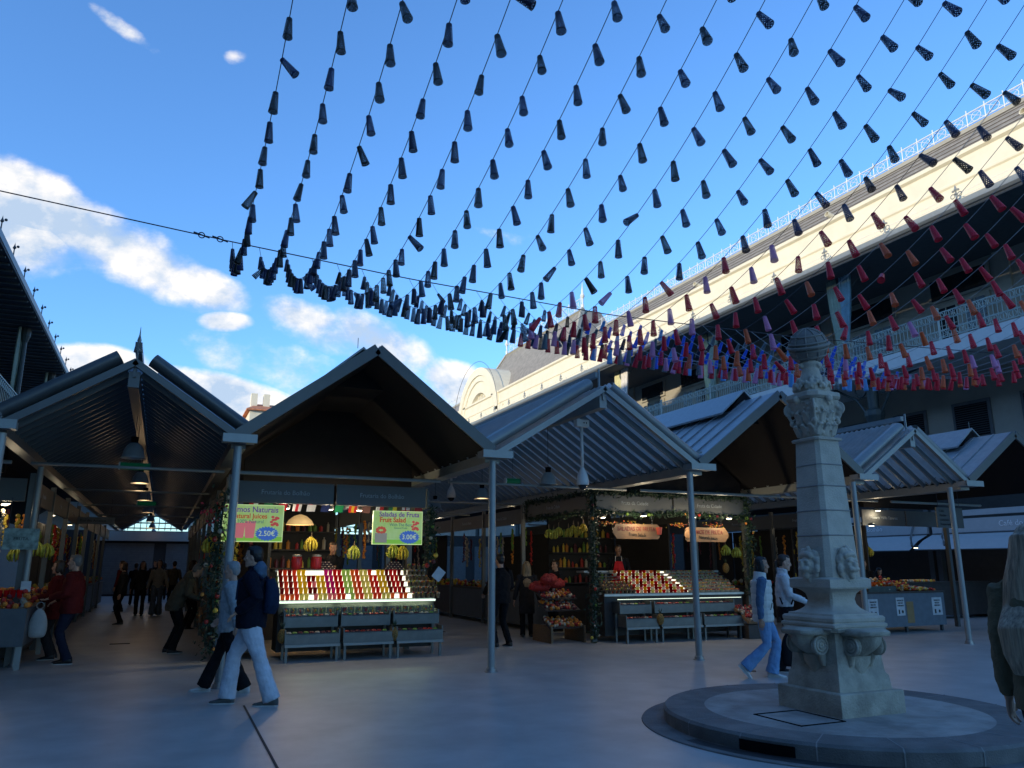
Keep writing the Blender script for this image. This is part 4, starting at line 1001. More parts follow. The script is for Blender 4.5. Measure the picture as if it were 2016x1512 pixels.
fr3 = thing('stall_front', 'grey fascia on the right flank of the juice stall', 'stall front', (4.55, 15, 0)); fascia_run(fr3, (4.55, 15, 0), 4.55, 14.2, 4.55, 16.8, 1, ('',), 2.63, 3.0)
# small hanging name boards
def board(lab, x, y, z, w, h, words, rz=0, size=.09, m=None):
    t = thing('hanging_board', lab, 'sign', (x, y, z), rz, 'small hanging name boards')
    MB().box(-w / 2, w / 2, -.015, .015, -h / 2, h / 2).build('panel', m or mat('board_panel', (0.22, 0.24, 0.25), .5), t)
    for s_ in (-1, 1): MB().tube([(s_ * w * .4, 0, h / 2), (s_ * w * .4, 0, h / 2 + .5)], .006, 4).build('hanger', M_rope, t)
    mdk = mat('board_lettering', (0.03, 0.03, 0.035), .6)
    for i, wd in enumerate(words): text(wd, size, mdk, t, (-w * .4 if len(words) > 1 else 0, -.02, h / 2 - (i + .8) * h / (len(words) + .6)), (R(90), 0, 0), ax='LEFT' if len(words) > 1 else 'CENTER')
board('small pale name board hanging over the left aisle stalls', -1.72, 23.2, 2.72, 1.0, .18, ('Rua das Ameixas',))
board('small pale name board left of the tall post in the middle aisle', 5.3, 19.6, 2.6, .9, .18, ('Rua da Couve',))
board('grey direction board hanging beside the rightmost post', 18.0, 13.5, 2.74, .95, .50, ('Caf\u00e9s', 'Florista', 'Lacticinios', 'Restaurante'), size=.08, m=M_sign)
# pale awnings of the cafés behind the pillar
Maw = mat('pale_awning', (0.40, 0.42, 0.42), .7, var=.04); Mtw = mat('awning_lettering', (0.8, 0.82, 0.82), .6)
def awning(lab, ya, yb, x, words, dz=0.0):
    w = (yb - ya) / 2
    t = thing('awning', lab, 'awning', (x, (ya + yb) / 2, dz), R(-90), 'pale awnings of the cafes')
    MB().box(-w, w, 0, .12, 2.62, 3.05).build('fascia', Maw, t)
    MB().box(-w, w, 0, .12, 3.14, 3.32).build('upper_panel', Maw, t)
    MB().loop([[(-w, 0, 2.58), (w, 0, 2.58)], [(-w, -.5, 2.38), (w, -.5, 2.37)], [(-w, -.95, 2.08), (w, -.95, 2.06)]], cap=False, closed=False).build('cloth', Maw, t)
    mb = MB(); mb.tube([(-w, -.95, 2.07), (w, -.95, 2.05)], .02, 5); mb.tube([(-w, -.03, 2.60), (w, -.03, 2.60)], .02, 5)
    for xx in (-w + .5, w - .5): mb.tube([(xx, 0, 2.95), (xx, -.2, 2.5), (xx + .5, -.8, 2.2)], .035, 5)
    mb.build('arm', M_fr, t)
    text(words, .24, Mtw, t, (0, -.012, 2.84), (R(90), 0, 0))
    MB().box(-w, w, .5, 3, 0, 2.6).build('shop_wall', mat('shop_dark', (0.05, 0.042, 0.036), .7), t)
    for xx in (-w + .05, w - .05): MB().box(xx - .09, xx + .09, .1, .3, 0, 3.5).build('post', M_fr, t)
awning('pale awning with small lettering just right of the stone pillar', 18.6, 24.0, 23.6, 'Empada do Bolh\u00e3o')
awning('pale awning with cafe lettering at the right edge', 12.6, 18.4, 23.6, 'Caf\u00e9 do Ari')
awning('pale awning seen left of the stone pillar', 24.2, 30.0, 23.6, 'Bar')

# ------------------------------------------------------------------ fruit counters
CUPC = {'dark red': (0.35, 0.02, 0.02), 'orange red': (0.75, 0.14, 0.05), 'yellow': (0.80, 0.62, 0.04), 'pale yellow': (0.75, 0.72, 0.30), 'magenta': (0.65, 0.03, 0.35), 'red': (0.70, 0.03, 0.04), 'lime': (0.55, 0.72, 0.28), 'orange': (0.80, 0.30, 0.08), 'pink': (0.80, 0.35, 0.40), 'white': (0.75, 0.74, 0.66)}
def cup_mesh(name, c):
    mb = MB(); mb.lathe([(.031, 0), (.0405, .10), (.041, .104)], n=12); me_o = mb.build('tmp', mat('juice_' + name.replace(' ', '_'), c, .25, var=.06, trans=.85, spec=.6)); me = me_o.data; me.shade_smooth(); bpy.data.objects.remove(me_o); me.name = 'juice_cup'; return me
CUP = {k: cup_mesh(k, c) for k, c in CUPC.items()}
def rack(lab, x0, x1, y, z1=.62, seed=0, full=True, grp='grey metal display racks under the counters'):
    """tilted two tier tray rack on legs"""
    t = thing('display_rack', lab, 'rack', ((x0 + x1) / 2, y, 0), 0, grp); O = ((x0 + x1) / 2, y, 0); rnd = random.Random(seed)
    for (zb, yb) in ((z1 - .03, y + .30), (z1 - .30, y + .06)):
        mb = MB(O)
        mb.loop([[(x0, yb + .26, zb + .02), (x1, yb + .26, zb + .02)], [(x0, yb, zb - .06), (x1, yb, zb - .06)], [(x0, yb - .03, zb + .06), (x1, yb - .03, zb + .06)]], cap=False, closed=False)
        mb.box(x0 - .01, x1 + .01, yb - .045, yb - .025, zb - .13, zb + .04); mb.box(x0 - .012, x0 + .01, yb - .04, yb + .28, zb - .12, zb + .12); mb.box(x1 - .01, x1 + .012, yb - .04, yb + .28, zb - .12, zb + .12)
        mb.build('tray', mat('rack_metal', (0.15, 0.16, 0.155), .4, .4), t)
        if full:
            mb = MB(O); xx = x0 + .06
            while xx < x1 - .06:
                mb.m = rnd.choice((4, 4, 5, 1, 2)); mb.lathe([(.042, 0), (.046, .09), (.03, .105)], (xx, yb + .04, zb - .02), 8); xx += .095
            tag(mb.build('punnet', FRU, t), kind='stuff')
    mb = MB(O).box(x0 - .01, x1 + .01, y - .02, y + .02, z1 - .46, z1 - .42); mb.build('rail', M_frl, t)
    for xx in (x0 + .03, x1 - .03):
        for yy in (y + .06, y + .5): MB(O).box(xx - .02, xx + .02, yy - .02, yy + .02, 0, z1 - .40 if yy < y + .2 else z1).build('leg', mat('rack_metal', (0.15, 0.16, 0.155), .4, .4), t)
    return t
def shelves(lab, x0, x1, y, z0, z1, n, depth=.62, led=True, lx0=None, lx1=None, ms=None):
    t = thing('fruit_counter', lab, 'counter', ((x0 + x1) / 2, y, 0), 0); O = ((x0 + x1) / 2, y, 0)
    ms = ms or mat('white_glass_shelf', (0.55, 0.58, 0.52), .3); lx0 = lx0 or x0 + .02; lx1 = lx1 or x1 - .02
    dz = (z1 - z0) / n; dd = depth / n
    for k in range(n):
        zz = z0 + dz * k; yy = y + dd * k
        MB(O).box(x0, x1, yy, yy + dd + .02, zz - .012, zz).build('shelf', ms, t)
        if led: MB(O).box(lx0, lx1, yy + dd - .012, yy + dd - .002, zz + .005, zz + dz - .02).build('led_strip', mat('led_panel', (0.9, 0.95, 0.9), .5, emit=(1.0, .93, .70), es=0.75), t)
    MB(O).box(x0, x1, y + .02, y + depth, .12, z0 - .03).build('body', mat('dark_counter_body', (0.03, 0.03, 0.03), .6), t)
    MB(O).box(x0 - .02, x1 + .02, y - .03, y, z0 - (.05 if x0 < 5 else .06), z0 - .014).build('front_rail', M_led if x0 < 5 else M_steel, t)
    MB(O).box(x0 - .02, x1 + .02, y + depth, y + depth + .35, z1 - .04, z1 + .0).build('back_ledge', M_frl, t)
    return t, dz, dd
# juice stall
S1x0, S1x1, S1y = 1.95, 4.78, 14.42
t1, dz, dd = shelves('brightly lit stepped counter of the juice stall full of coloured cups', S1x0, S1x1, S1y, .98, 1.50, 5, .62, lx1=4.42)
cols = ['dark red', 'orange red', 'dark red', 'orange red', 'yellow', 'yellow', 'red', 'pink', 'yellow', 'yellow', 'magenta', 'magenta', 'red', 'red', 'lime', 'lime', 'orange', 'orange red', 'pale yellow', 'pale yellow', 'orange red', 'red', 'yellow', 'yellow', 'dark red', 'red', 'red', 'dark red']
SH = ['bottom', 'second lowest', 'middle', 'second highest', 'top']
n = 0
for r_ in range(5):
    for c_ in range(28):
        if (r_, c_) in ((4, 6), (4, 7), (4, 8), (4, 9), (4, 21)) or (r_ == 0 and c_ in (6, 14, 25)): continue
        col = cols[c_] if not (r_ in (1, 3) and c_ in (6, 7)) else 'dark red'
        if r_ == 0: col = {'dark red': 'orange', 'yellow': 'pale yellow', 'magenta': 'pink', 'red': 'orange red'}.get(col, col)
        o = bpy.data.objects.new('juice_cup', CUP[col]); COL.objects.link(o)
        o.location = (S1x0 + .06 + c_ * .0825, S1y + dd * r_ + .055, .98 + dz * r_); o.scale = (1, 1, 1.0)
        tag(o, '%s juice cup, %s from left, %s shelf of juice counter' % (col, ORD[c_], SH[r_]), 'cup', 'juice cups on the lit counter')
# skewered fruit cups at the right end
def stick_cup(x, y, z, lab, seed, grp):
    rnd = random.Random(seed); t = thing('fruit_cup', lab, 'cup', (x, y, z), 0, grp)
    MB().lathe([(.028, 0), (.038, .07), (.038, .075)], n=8).build('cup', mat('clear_cup', (0.34, 0.26, 0.16), .2, trans=.5, var=.5, vs=14), t)
    mb = MB(); 
    for k in range(7): mb.m = rnd.randrange(6); mb.ball((rnd.uniform(-.02, .02), rnd.uniform(-.02, .02), .075 + rnd.uniform(0, .03)), rnd.uniform(.012, .02), 5, 4)
    tag(mb.build('fruit', FRU, t), kind='stuff')
    mb = MB(); mb.tube([(0, 0, .06), (rnd.uniform(-.03, .03), rnd.uniform(-.03, .03), .20)], .003, 4); mb.build('stick', M_wood, t)
n = 0
for r_ in range(5):
    for c_ in range(6 - (r_ > 2)):
        stick_cup(4.36 + c_ * .095 + (4 - r_) * .01, S1y + dd * r_ + .06, .98 + dz * r_, '%s stick cup from left, %s row, right end of juice counter' % (ORD[c_], SH[r_].replace('highest', 'upper').replace('lowest', 'lower')), r_ * 9 + c_, 'skewered fruit cups at the right end of the juice counter')
for k, (x0, x1) in enumerate(((2.02, 2.92), (3.0, 3.86), (3.94, 4.78))):
    rack('%s grey metal tray rack below the juice counter' % ['left', 'middle', 'right'][k], x0, x1, 13.88, .70, k)
# plastic boxes behind glass under the light strip
for k in range(22):
    x = 2.05 + k * .125; rnd = random.Random(k + 40)
    t = thing('salad_box', '%s clear salad box from the left in the low glass row of the juice counter' % ORD[k], 'box', (x, 14.26, .76), 0, 'clear salad boxes below the juice cups')
    MB().box(-.05, .05, -.03, .03, 0, .10).build('box', mat('clear_box', (0.16, 0.19, 0.17), .15, trans=.4), t)
    mb = MB(); mb.m = 0
    for q in range(5): mb.m = rnd.randrange(6); mb.ball((rnd.uniform(-.03, .03), -.032, rnd.uniform(.02, .08)), .017, 5, 4)
    mb.build('fruit', FRU, t)
t = thing('glass_shelf', 'greenish glass shelf below the juice cups', 'shelf', (3.3, 14.2, .74)); MB().box(-1.35, 1.5, 0, .2, 0, .012).build('pane', mat('green_glass', (0.13, 0.17, 0.14), .1, trans=.4), t)
for k, xx in enumerate((2.5, 3.4, 4.3)):
    l = bpy.data.lights.new('strip_light', 'AREA'); l.shape = 'RECTANGLE'; l.size = .8; l.size_y = .02; l.energy = 1.6; l.color = (.8, 1, .6)
    o = bpy.data.objects.new('strip_light', l); COL.objects.link(o); o.parent = t1; o.location = Vector((xx, 14.37, .93)) - Vector(((S1x0 + S1x1) / 2, S1y, 0))
# things on the back ledge
M_tray = mat('dark_berries', (0.05, 0.02, 0.02), .4)
for k, (x, lab) in enumerate(((2.85, 'left dark heap of berry boxes on top of the juice counter'), (4.2, 'right dark heap of berry boxes on top of the juice counter'))):
    t = thing('berry_heap', lab, 'berry boxes', (x, 15.18, 1.5), 0, 'heaps of berry boxes on the juice counter')
    mb = MB(); 
    for r_ in range(4):
        for c_ in range(6 - r_): mb.box(-.21 + c_ * .07 + r_ * .035, -.15 + c_ * .07 + r_ * .035, -.04, .04, r_ * .04, r_ * .04 + .03)
    mb.build('punnets', M_tray, t)
    mb = MB()
    for r_ in range(4):
        for c_ in range(6 - r_): mb.ball((-.18 + c_ * .07 + r_ * .035, -.045, r_ * .04 + .018), .012, 5, 4)
    mb.build('berries', FRU[5], t)
for k, (x, h, lab) in enumerate(((2.32, .26, 'left red drink jar on the juice counter'), (2.68, .26, 'right red drink jar on the juice counter'))):
    t = thing('drink_jar', lab, 'jar', (x, 15.15, 1.5), 0, 'red drink jars'); MB().lathe([(.09, 0), (.10, .06), (.10, .2), (.085, .24)], n=14).build('jar', mat('red_drink', (0.35, 0.02, 0.03), .2, trans=.3), t, smooth=True); MB().lathe([(.088, .24), (.088, .27), (.02, .28)], n=14).build('lid', M_frl, t)
for k in range(4):
    bx_ = 4.48 + .1 * k; stick_cup(bx_, 15.12, 1.50, '%s stick cup standing on the ledge above the juice cups' % ORD[k], 70 + k, 'stick cups on the upper ledge')
# posters (light boxes)
def burst(mb, cx, cz, rx, rz_, n=22, y=0):
    P = []
    for k in range(2 * n):
        a = math.pi * k / n; q = 1 if k % 2 == 0 else .84; P.append((cx + math.cos(a) * rx * q, y, cz + math.sin(a) * rz_ * q))
    i = mb.vs(P); mb.fa(*range(i, i + 2 * n))
def pm(name, c, es=0.28): return mat('print_' + name, c, .5, emit=c, es=es, var=.02)
def poster(lab, x0, x1, y, z0, z1, lines, price, kind):
    w, h = x1 - x0, z1 - z0; t = thing('light_box_poster', lab, 'poster', ((x0 + x1) / 2, y, (z0 + z1) / 2), R(-2), 'green illuminated price posters')
    MB().box(-w / 2 - .012, w / 2 + .012, .0, .06, -h / 2 - .012, h / 2 + .012).build('case', mat('light_box_side', (0.5, 0.6, 0.3), .5, emit=(.65, .8, .35), es=0.28 * 1.2), t)
    m = mat('print_lime', (0.35, 0.52, 0.12), .5, emit=(.33, .50, .13), es=0.28, col2=(0.60, 0.66, 0.40), vs=3.2)
    MB().box(-w / 2, w / 2, -.003, 0, -h / 2, h / 2).build('print', m, t)
    mb = MB(); mb.box(-w / 2, w / 2, -.006, -.003, -h / 2, -h / 2 + .075); mb.build('green_band', pm('green', (0.22, 0.50, 0.05)), t)
    mb = MB(); burst(mb, w * .24, -h * .29, .2, .125, y=-.008); mb.build('price_burst', pm('blue', (0.05, 0.13, 0.45)), t)
    text(price, .125, pm('pale', (0.55, 0.65, 0.35)), t, (w * .24, -.012, -h * .29), (R(90), 0, 0), sx=.95)
    for (s, sz, c, x, z, b) in lines: text(s, sz, pm(*c), t, (x, -.009, z), (R(90), 0, 0), sx=.92, bold=b)
    mb = MB()
    if kind == 'juice':
        for cx, tp in ((-.22, .0), (-.05, .0)):
            P = [(cx - .07, -.007, -h / 2 + .05), (cx + .07, -.007, -h / 2 + .05), (cx + .09, -.007, .0 + (.03 if cx > -.1 else 0)), (cx - .09, -.007, .0 + (.03 if cx > -.1 else 0))]; i = mb.vs(P); mb.fa(i, i + 1, i + 2, i + 3)
        mb.build('printed_cup', pm('pink', (0.62, 0.16, 0.17)), t)
    else:
        i = mb.vs([(-.42, -.007, -h / 2 + .02), (-.2, -.007, -h / 2 + .02), (-.2, -.007, -.1), (-.42, -.007, -.1)]); mb.fa(i, i + 1, i + 2, i + 3); mb.build('printed_cup', pm('grey', (0.25, 0.24, 0.2)), t)
        mb = MB(); 
        for a in range(9): mb.ball((-.31 + math.cos(a * .7) * .07, -.005, -.05 + math.sin(a * .7) * .045), .03, 6, 4, (1, .1, 1))
        mb.build('printed_fruit', pm('fruit', (0.5, 0.08, 0.04)), t)
    mb = MB(); rnd = random.Random(4)
    for a in range(14): mb.ball((w * .36 + rnd.uniform(-.06, .06), -.005, .06 + rnd.uniform(-.1, .06)), .028, 6, 4, (1, .1, .8))
    mb.build('printed_splash', pm('splash', (0.5, 0.07, 0.06)), t)
poster('green lit juice poster priced 2.50 half hidden by the left post', .90, 1.86, 13.98, 1.98, 2.58,
       (('Sumos Naturais', .135, ('purple', (0.13, 0.05, 0.25)), 0.0, .225, .002), ('Natural Juices', .115, ('redtext', (0.42, 0.05, 0.02)), -.08, .115, .002), ('100% Natural', .085, ('teal', (0.03, 0.13, 0.16)), -.05, .025, 0)), '2.50\u20ac', 'juice')
poster('green lit fruit salad poster priced 3.00 on the right of the juice stall', 3.46, 4.36, 13.98, 1.96, 2.54,
       (('Saladas de Fruta', .125, ('purple', (0.13, 0.05, 0.25)), 0.02, .235, .002), ('Fruit Salad', .125, ('redtext', (0.42, 0.05, 0.02)), -.10, .135, .003), ('With The Best', .075, ('teal', (0.03, 0.13, 0.16)), 0.05, .05, 0), ('Seasonal Fruits', .045, ('teal', (0.03, 0.13, 0.16)), 0.05, -.005, 0)), '3.00\u20ac', 'salad')
# bunting of small flags under the fascia
FL = [('dark blue flag', ((0.03, 0.04, 0.15),)), ('red and white flag', ((0.5, 0.03, 0.03), (0.7, 0.7, 0.65))), ('green flag', ((0.02, 0.2, 0.08),)), ('red flag', ((0.4, 0.02, 0.03),)), ('red, white and blue striped flag', ((0.7, 0.7, 0.68), (0.5, 0.03, 0.04), (0.7, 0.7, 0.68))), ('white flag with a red disc', ((0.75, 0.74, 0.7),)), ('dark navy flag', ((0.02, 0.03, 0.1),)), ('green and yellow flag', ((0.02, 0.22, 0.08),)), ('red and yellow striped flag', ((0.5, 0.03, 0.03), (0.6, 0.4, 0.03), (0.5, 0.03, 0.03))), ('brown flag', ((0.12, 0.06, 0.05),)), ('dull red and white flag', ((0.6, 0.58, 0.55), (0.35, 0.03, 0.03))), ('yellow and green flag', ((0.05, 0.2, 0.08), (0.6, 0.5, 0.05))), ('white flag with a red cross', ((0.65, 0.6, 0.58),)), ('dark red flag', ((0.3, 0.03, 0.04),))]
for k, (nm, cs_) in enumerate(FL):
    x = 1.12 + k * .245
    t = thing('bunting_flag', 'small %s hanging under the juice stall fascia' % nm, 'flag', (x, 14.0, 2.62), 0, 'small flags of the bunting under the fascia')
    for q, c in enumerate(cs_):
        w = .15 / len(cs_); sl = .02; mb = MB(); P = [(q * w - .075, 0, 0), ((q + 1) * w - .075, 0, 0), ((q + 1) * w - .075 - sl, 0.005, -.12), (q * w - .075 - sl, 0.005, -.12)]; i = mb.vs(P); mb.fa(i, i + 1, i + 2, i + 3); mb.build('cloth', mat('flag_%d_%d' % (k, q), c, .8, trans=.3), t)
    if 'disc' in nm: MB().lathe([(.034, 0), (.034, .002)], (-.01, -.006, -.06), 16, rot=None).build('disc', mat('flag_red', (0.6, 0.02, 0.02), .7), t).rotation_euler = (R(90), 0, 0)
    if 'cross' in nm: mb = MB(); mb.box(-.09, .07, -.006, -.004, -.07, -.05); mb.box(-.02, 0, -.006, -.004, -.12, 0); mb.build('cross', mat('flag_red', (0.6, 0.02, 0.02), .7), t)
for k, (x, z) in enumerate(((1.95, 2.57), (2.72, 2.57), (3.28, 2.57))):
    t = spot('%s round lit lamp under the juice stall fascia' % ['left', 'middle', 'right'][k], x, 14.35, z, 24, 'round lit lamps of the juice stall')
t = thing('dome_lamp', 'wide warm lit dome lamp hanging inside the juice stall', 'pendant lamp', (2.42, 15.7, 2.35))
MB().lathe([(.03, .2), (.12, .17), (.22, .09), (.27, 0), (.26, 0), (.2, .08), (.1, .15)], n=20, cap=False).build('shade', mat('warm_shade', (0.6, 0.45, 0.25), .5, emit=(.8, .5, .2), es=.22), t, smooth=True); MB().tube([(0, 0, .2), (0, 0, .75)], .006, 4).build('cord', M_rope, t)
l = bpy.data.lights.new('lamp_light', 'POINT'); l.energy = 8; l.color = (1, .7, .4); l.shadow_soft_size = .1; o = bpy.data.objects.new('lamp_light', l); COL.objects.link(o); o.parent = t; o.location = (0, 0, .02)
for k, (x, y, z, lab, m) in enumerate(((2.52, 14.9, 2.10, 'bananas hanging in the juice stall near its centre', M_ban), (3.35, 15.0, 1.95, 'greenish bananas hanging right of the seller', M_bang), (4.05, 14.75, 1.98, 'bananas hanging below the salad poster', M_bang), (4.22, 14.7, 1.95, 'second bananas hanging below the salad poster', M_ban), (.72, 14.2, 2.05, 'bananas hanging at the left garland of the juice stall', M_ban),
                                       (-2.05, 16.3, 2.0, 'big green bananas hanging at the left edge stall', M_bang), (-1.95, 16.8, 1.98, 'second big bananas hanging at the left edge stall', M_bang), (-2.3, 15.9, 1.9, 'third bananas hanging at the left edge stall', M_bang))):
    bananas(lab, x, y, z, n=9, s=1.25, m=m)
# ---- second fruit stall
S2x0, S2x1, S2y = 8.75, 12.45, 14.85
t2, dz2, dd2 = shelves('long lit stepped counter of the second fruit stall', S2x0, S2x1, S2y, .99, 1.46, 8, .85, lx0=9.55, lx1=11.0, ms=mat('dark_shelf', (0.10, 0.10, 0.09), .4))
rnd = random.Random(9); n = 0
pal2 = ['red', 'white', 'orange', 'dark red', 'pale yellow', 'pink', 'yellow', 'red', 'white', 'dark red']
for r_ in range(8):
    for c_ in range(14):
        x = 9.62 + c_ * .098 - r_ * .03; col = pal2[(c_ + r_ * 3) % 10]
        o = bpy.data.objects.new('fruit_cup', CUP[col]); COL.objects.link(o); o.location = (x, S2y + dd2 * r_ + .05, .99 + dz2 * r_); o.scale = (1.12, 1.12, .62)
        tag(o, '%s fruit cup, %s from left, %s row of second counter' % (col, ORD[c_], ORD[r_]), 'cup', 'chequered fruit cups on the second counter')
for r_ in range(7):
    for c_ in range(10):
        x = 11.05 + c_ * .14 - r_ * .02; rr = random.Random(r_ * 20 + c_)
        t = thing('salad_box', 'fruit salad box, %s from left, %s row, right half of second counter' % (ORD[c_], ORD[r_]), 'box', (x, S2y + .12 * r_ + .06, .99 + .068 * r_), 0, 'fruit salad boxes on the right half of the second counter')
        mb = MB(); mb.box(-.064, .064, -.055, .055, 0, .045); mb.build('box', mat('clear_salad_box', (0.34, 0.30, 0.20), .2, trans=.4, var=.5, vs=9), t)
        mb = MB()
        for q in range(14): mb.m = rr.randrange(6); mb.ball((rr.uniform(-.055, .055), rr.uniform(-.05, .045), .05), .02, 5, 4)
        tag(mb.build('fruit', FRU, t), kind='stuff')
for r_ in range(3):
    for c_ in range(8): stick_cup(8.84 + c_ * .1, S2y + .12 * r_ + .06, .99 + .07 * r_, '%s stick cup from left, %s row, left end of second counter' % (ORD[c_], ORD[r_]), 200 + r_ * 9 + c_, 'stick cups at the left end of the second counter')
for k, (x0, x1, f) in enumerate(((8.95, 9.72, False), (9.82, 10.85, True), (10.93, 11.95, True))):
    rack('%s metal tray rack below the second fruit counter' % ['left empty', 'middle', 'right'][k], x0, x1, 14.30, .74, 20 + k, True)
t = thing('led_tube', 'white light tube under the edge of the second counter', 'light tube', (10.6, 14.72, .86)); MB().box(-1.6, 1.7, 0, .03, 0, .012).build('tube', M_led, t)
def plank_sign(lab, x0, x1, y, z0, z1, a, b, flip):
    w, h = x1 - x0, z1 - z0; t = thing('wooden_sign', lab, 'sign', ((x0 + x1) / 2, y, (z0 + z1) / 2), 0, 'painted wooden signs over the second counter')
    P = [(-w / 2, -h * .35), (-w / 2 + .05, -h / 2), (w / 2 - .1, -h / 2), (w / 2, -h * .1), (w / 2, h * .1), (w / 2 - .1, h / 2), (-w / 2 + .05, h / 2), (-w / 2, h * .35)]
    if flip: P = [(-q, r_) for q, r_ in P][::-1]
    MB().loop([[(q, 0, r_) for q, r_ in P], [(q, .03, r_) for q, r_ in P]]).build('plank', mat('sign_wood', (0.22, 0.125, 0.06), .6, var=.15, stretch=(1, 1, 6)), t)
    md_ = mat('sign_dark_red', (0.16, 0.03, 0.02), .6); text(a, .13, md_, t, (.0, -.006, h * .16), (R(90), 0, 0), sx=.82, bold=.002); text(b, .11, mat('sign_black', (0.02, 0.015, 0.01), .6), t, (.02, -.006, -h * .22), (R(90), R(3), 0), sx=.8)
    for s_ in (-1, 1): MB().tube([(s_ * w * .35, .015, h / 2), (s_ * w * .35, .015, h / 2 + .35)], .004, 4).build('hanger', M_rope, t)
    mb = MB()
    if flip: mb.lathe([(.05, -.08), (.075, .08)], (w / 2 - .02, -.01, .02), 10); mb.build('painted_glass', mat('painted_red_glass', (0.35, 0.05, 0.03), .5), t)
    else: mb.ball((-w / 2 + .05, -.01, 0), .09, 10, 7, (1, .15, 1.1)); mb.build('painted_fruit', mat('painted_brown_fruit', (0.3, 0.16, 0.07), .5), t)
plank_sign('painted wooden salad sign hanging left over the second counter', 8.85, 10.05, 14.6, 2.14, 2.46, 'SALADAS DE FRUTA', 'Fruits Salads', True)
plank_sign('painted wooden juice sign hanging right over the second counter', 10.75, 11.95, 14.6, 2.10, 2.42, 'SUMOS DE FRUTA', 'Naturals Juices', False)
for k, (x, lab) in enumerate(((9.45, 'bright lamp above the wooden salad sign'), (10.75, 'bright lamp between the two wooden signs'), (11.75, 'bright lamp above the wooden juice sign'), (8.9, 'bright lamp above the hanging yellow bananas'))):
    spot(lab, x, 14.30 if k < 3 else 15.1, 2.62, 24, 'bright lamps of the second fruit stall')
    rr = random.Random(k); t = thing('berry_branch', 'berry branch decoration below the %s' % lab, 'decoration', (x, 14.85, 2.5), 0, 'berry branches hung under the lamps'); mb = MB()
    for q in range(40): mb.m = rr.choice((0, 1, 3)); mb.ball((rr.gauss(0, .13), rr.gauss(0, .05), rr.gauss(-.02, .03)), .013, 5, 4)
    tag(mb.build('berries', FRU, t), kind='stuff'); mb = MB(); mb.tube([(-.25, 0, 0), (0, 0, -.03), (.25, 0, .0)], .006, 4); mb.build('twig', M_wood, t)
k = 0
for (x, y) in ((7.75, 15.8), (7.95, 15.6), (8.15, 15.4), (8.72, 15.3), (8.95, 15.2), (9.15, 15.25)):
    pass
for k, (px_, lab) in enumerate(((7.62, 'leftmost'), (7.86, 'second'), (8.10, 'third'), (8.02, 'fourth'), (8.24, 'fifth'), (8.30, 'sixth'), (8.36, 'rightmost'))):
    bananas('%s yellow banana bunch on the bent bar left of the second counter' % lab, 7.66 + .105 * k + (.12 if k > 2 else 0), 15.3 - .03 * k, 2.36 - .04 * (k % 2) + .02 * k, 'yellow bananas on bent bars', 7, .95)
# left flank rack with oranges, red net sacks
t = thing('fruit_rack', 'slanted dark rack of oranges on the left flank of the second stall', 'rack', (8.05, 15.3, 0)); O = (8.05, 15.3, 0)
for (zb, yy) in ((.95, .25), (.72, .1), (.38, -.1)):
    MB(O).obox((7.95, 15.35 + yy, zb), (.42, .22, .012), Matrix.Rotation(R(22), 3, 'X')).build('tray', M_cntb, t)
    rr = random.Random(int(zb * 100)); mb = MB(O)
    for q in range(90): 
        mb.m = rr.choice((0, 0, 0, 1, 5)) if zb < .5 else rr.choice((1, 4, 5, 0)); a, b = rr.uniform(-.38, .38), rr.uniform(-.2, .2); mb.ball((7.95 + a, 15.35 + yy + b, zb + b * .4 + .04), rr.uniform(.025, .04), 7, 5)
    tag(mb.build('fruit', FRU, t), kind='stuff')
for xx in (7.56, 8.34): MB(O).box(xx - .02, xx + .02, 15.0, 15.9, 0, .34).build('leg', M_wood, t)
M_net = mat('red_net', (0.42, 0.025, 0.02), .6, var=.4, vs=60, bump=.6, bs=120)
for k, (x, y, z, lab) in enumerate(((7.65, 15.75, 1.12, 'left red net sack of onions on the fruit rack'), (8.08, 15.85, 1.18, 'right red net sack of onions on the fruit rack'), (7.75, 15.5, 1.28, 'upper red net sack of onions on the fruit rack'))):
    t = thing('net_sack', lab, 'sack', (x, y, z), .3 * k, 'red net sacks'); mb = MB(); mb.ball((0, 0, 0), .2, 16, 10, (1.25, .8, .55)); rr = random.Random(k)
    for q in range(30): a = rr.uniform(0, 6.28); b = rr.uniform(-.3, 1.2); mb.ball((math.cos(a) * math.cos(b) * .22, math.sin(a) * math.cos(b) * .13, math.sin(b) * .095), .045, 7, 5)
    mb.build('net', M_net, t, smooth=True); MB().tube([(.24, 0, .02), (.30, 0, .05), (.36, .02, .04)], [.03, .012, .03], 7).build('knot', M_net, t)
# crate with red goods at the right end
t = thing('red_crate', 'tilted crate of dark red fruit at the right end of the second counter', 'crate', (12.2, 14.35, .5)); MB().obox((0, 0, 0), (.26, .3, .03), Matrix.Rotation(R(30), 3, 'X')).build('crate', M_wood, t)
rr = random.Random(5); mb = MB()
for q in range(110): mb.m = rr.choice((1, 1, 4, 4, 5)); a, b = rr.uniform(-.24, .24), rr.uniform(-.28, .28); mb.ball((a, b * .87, b * .5 + .06), rr.uniform(.02, .035), 6, 4)
tag(mb.build('fruit', FRU, t), kind='stuff'); MB().box(-.22, .22, -.2, .2, -.5, -.2).build('base', M_cntb, t)
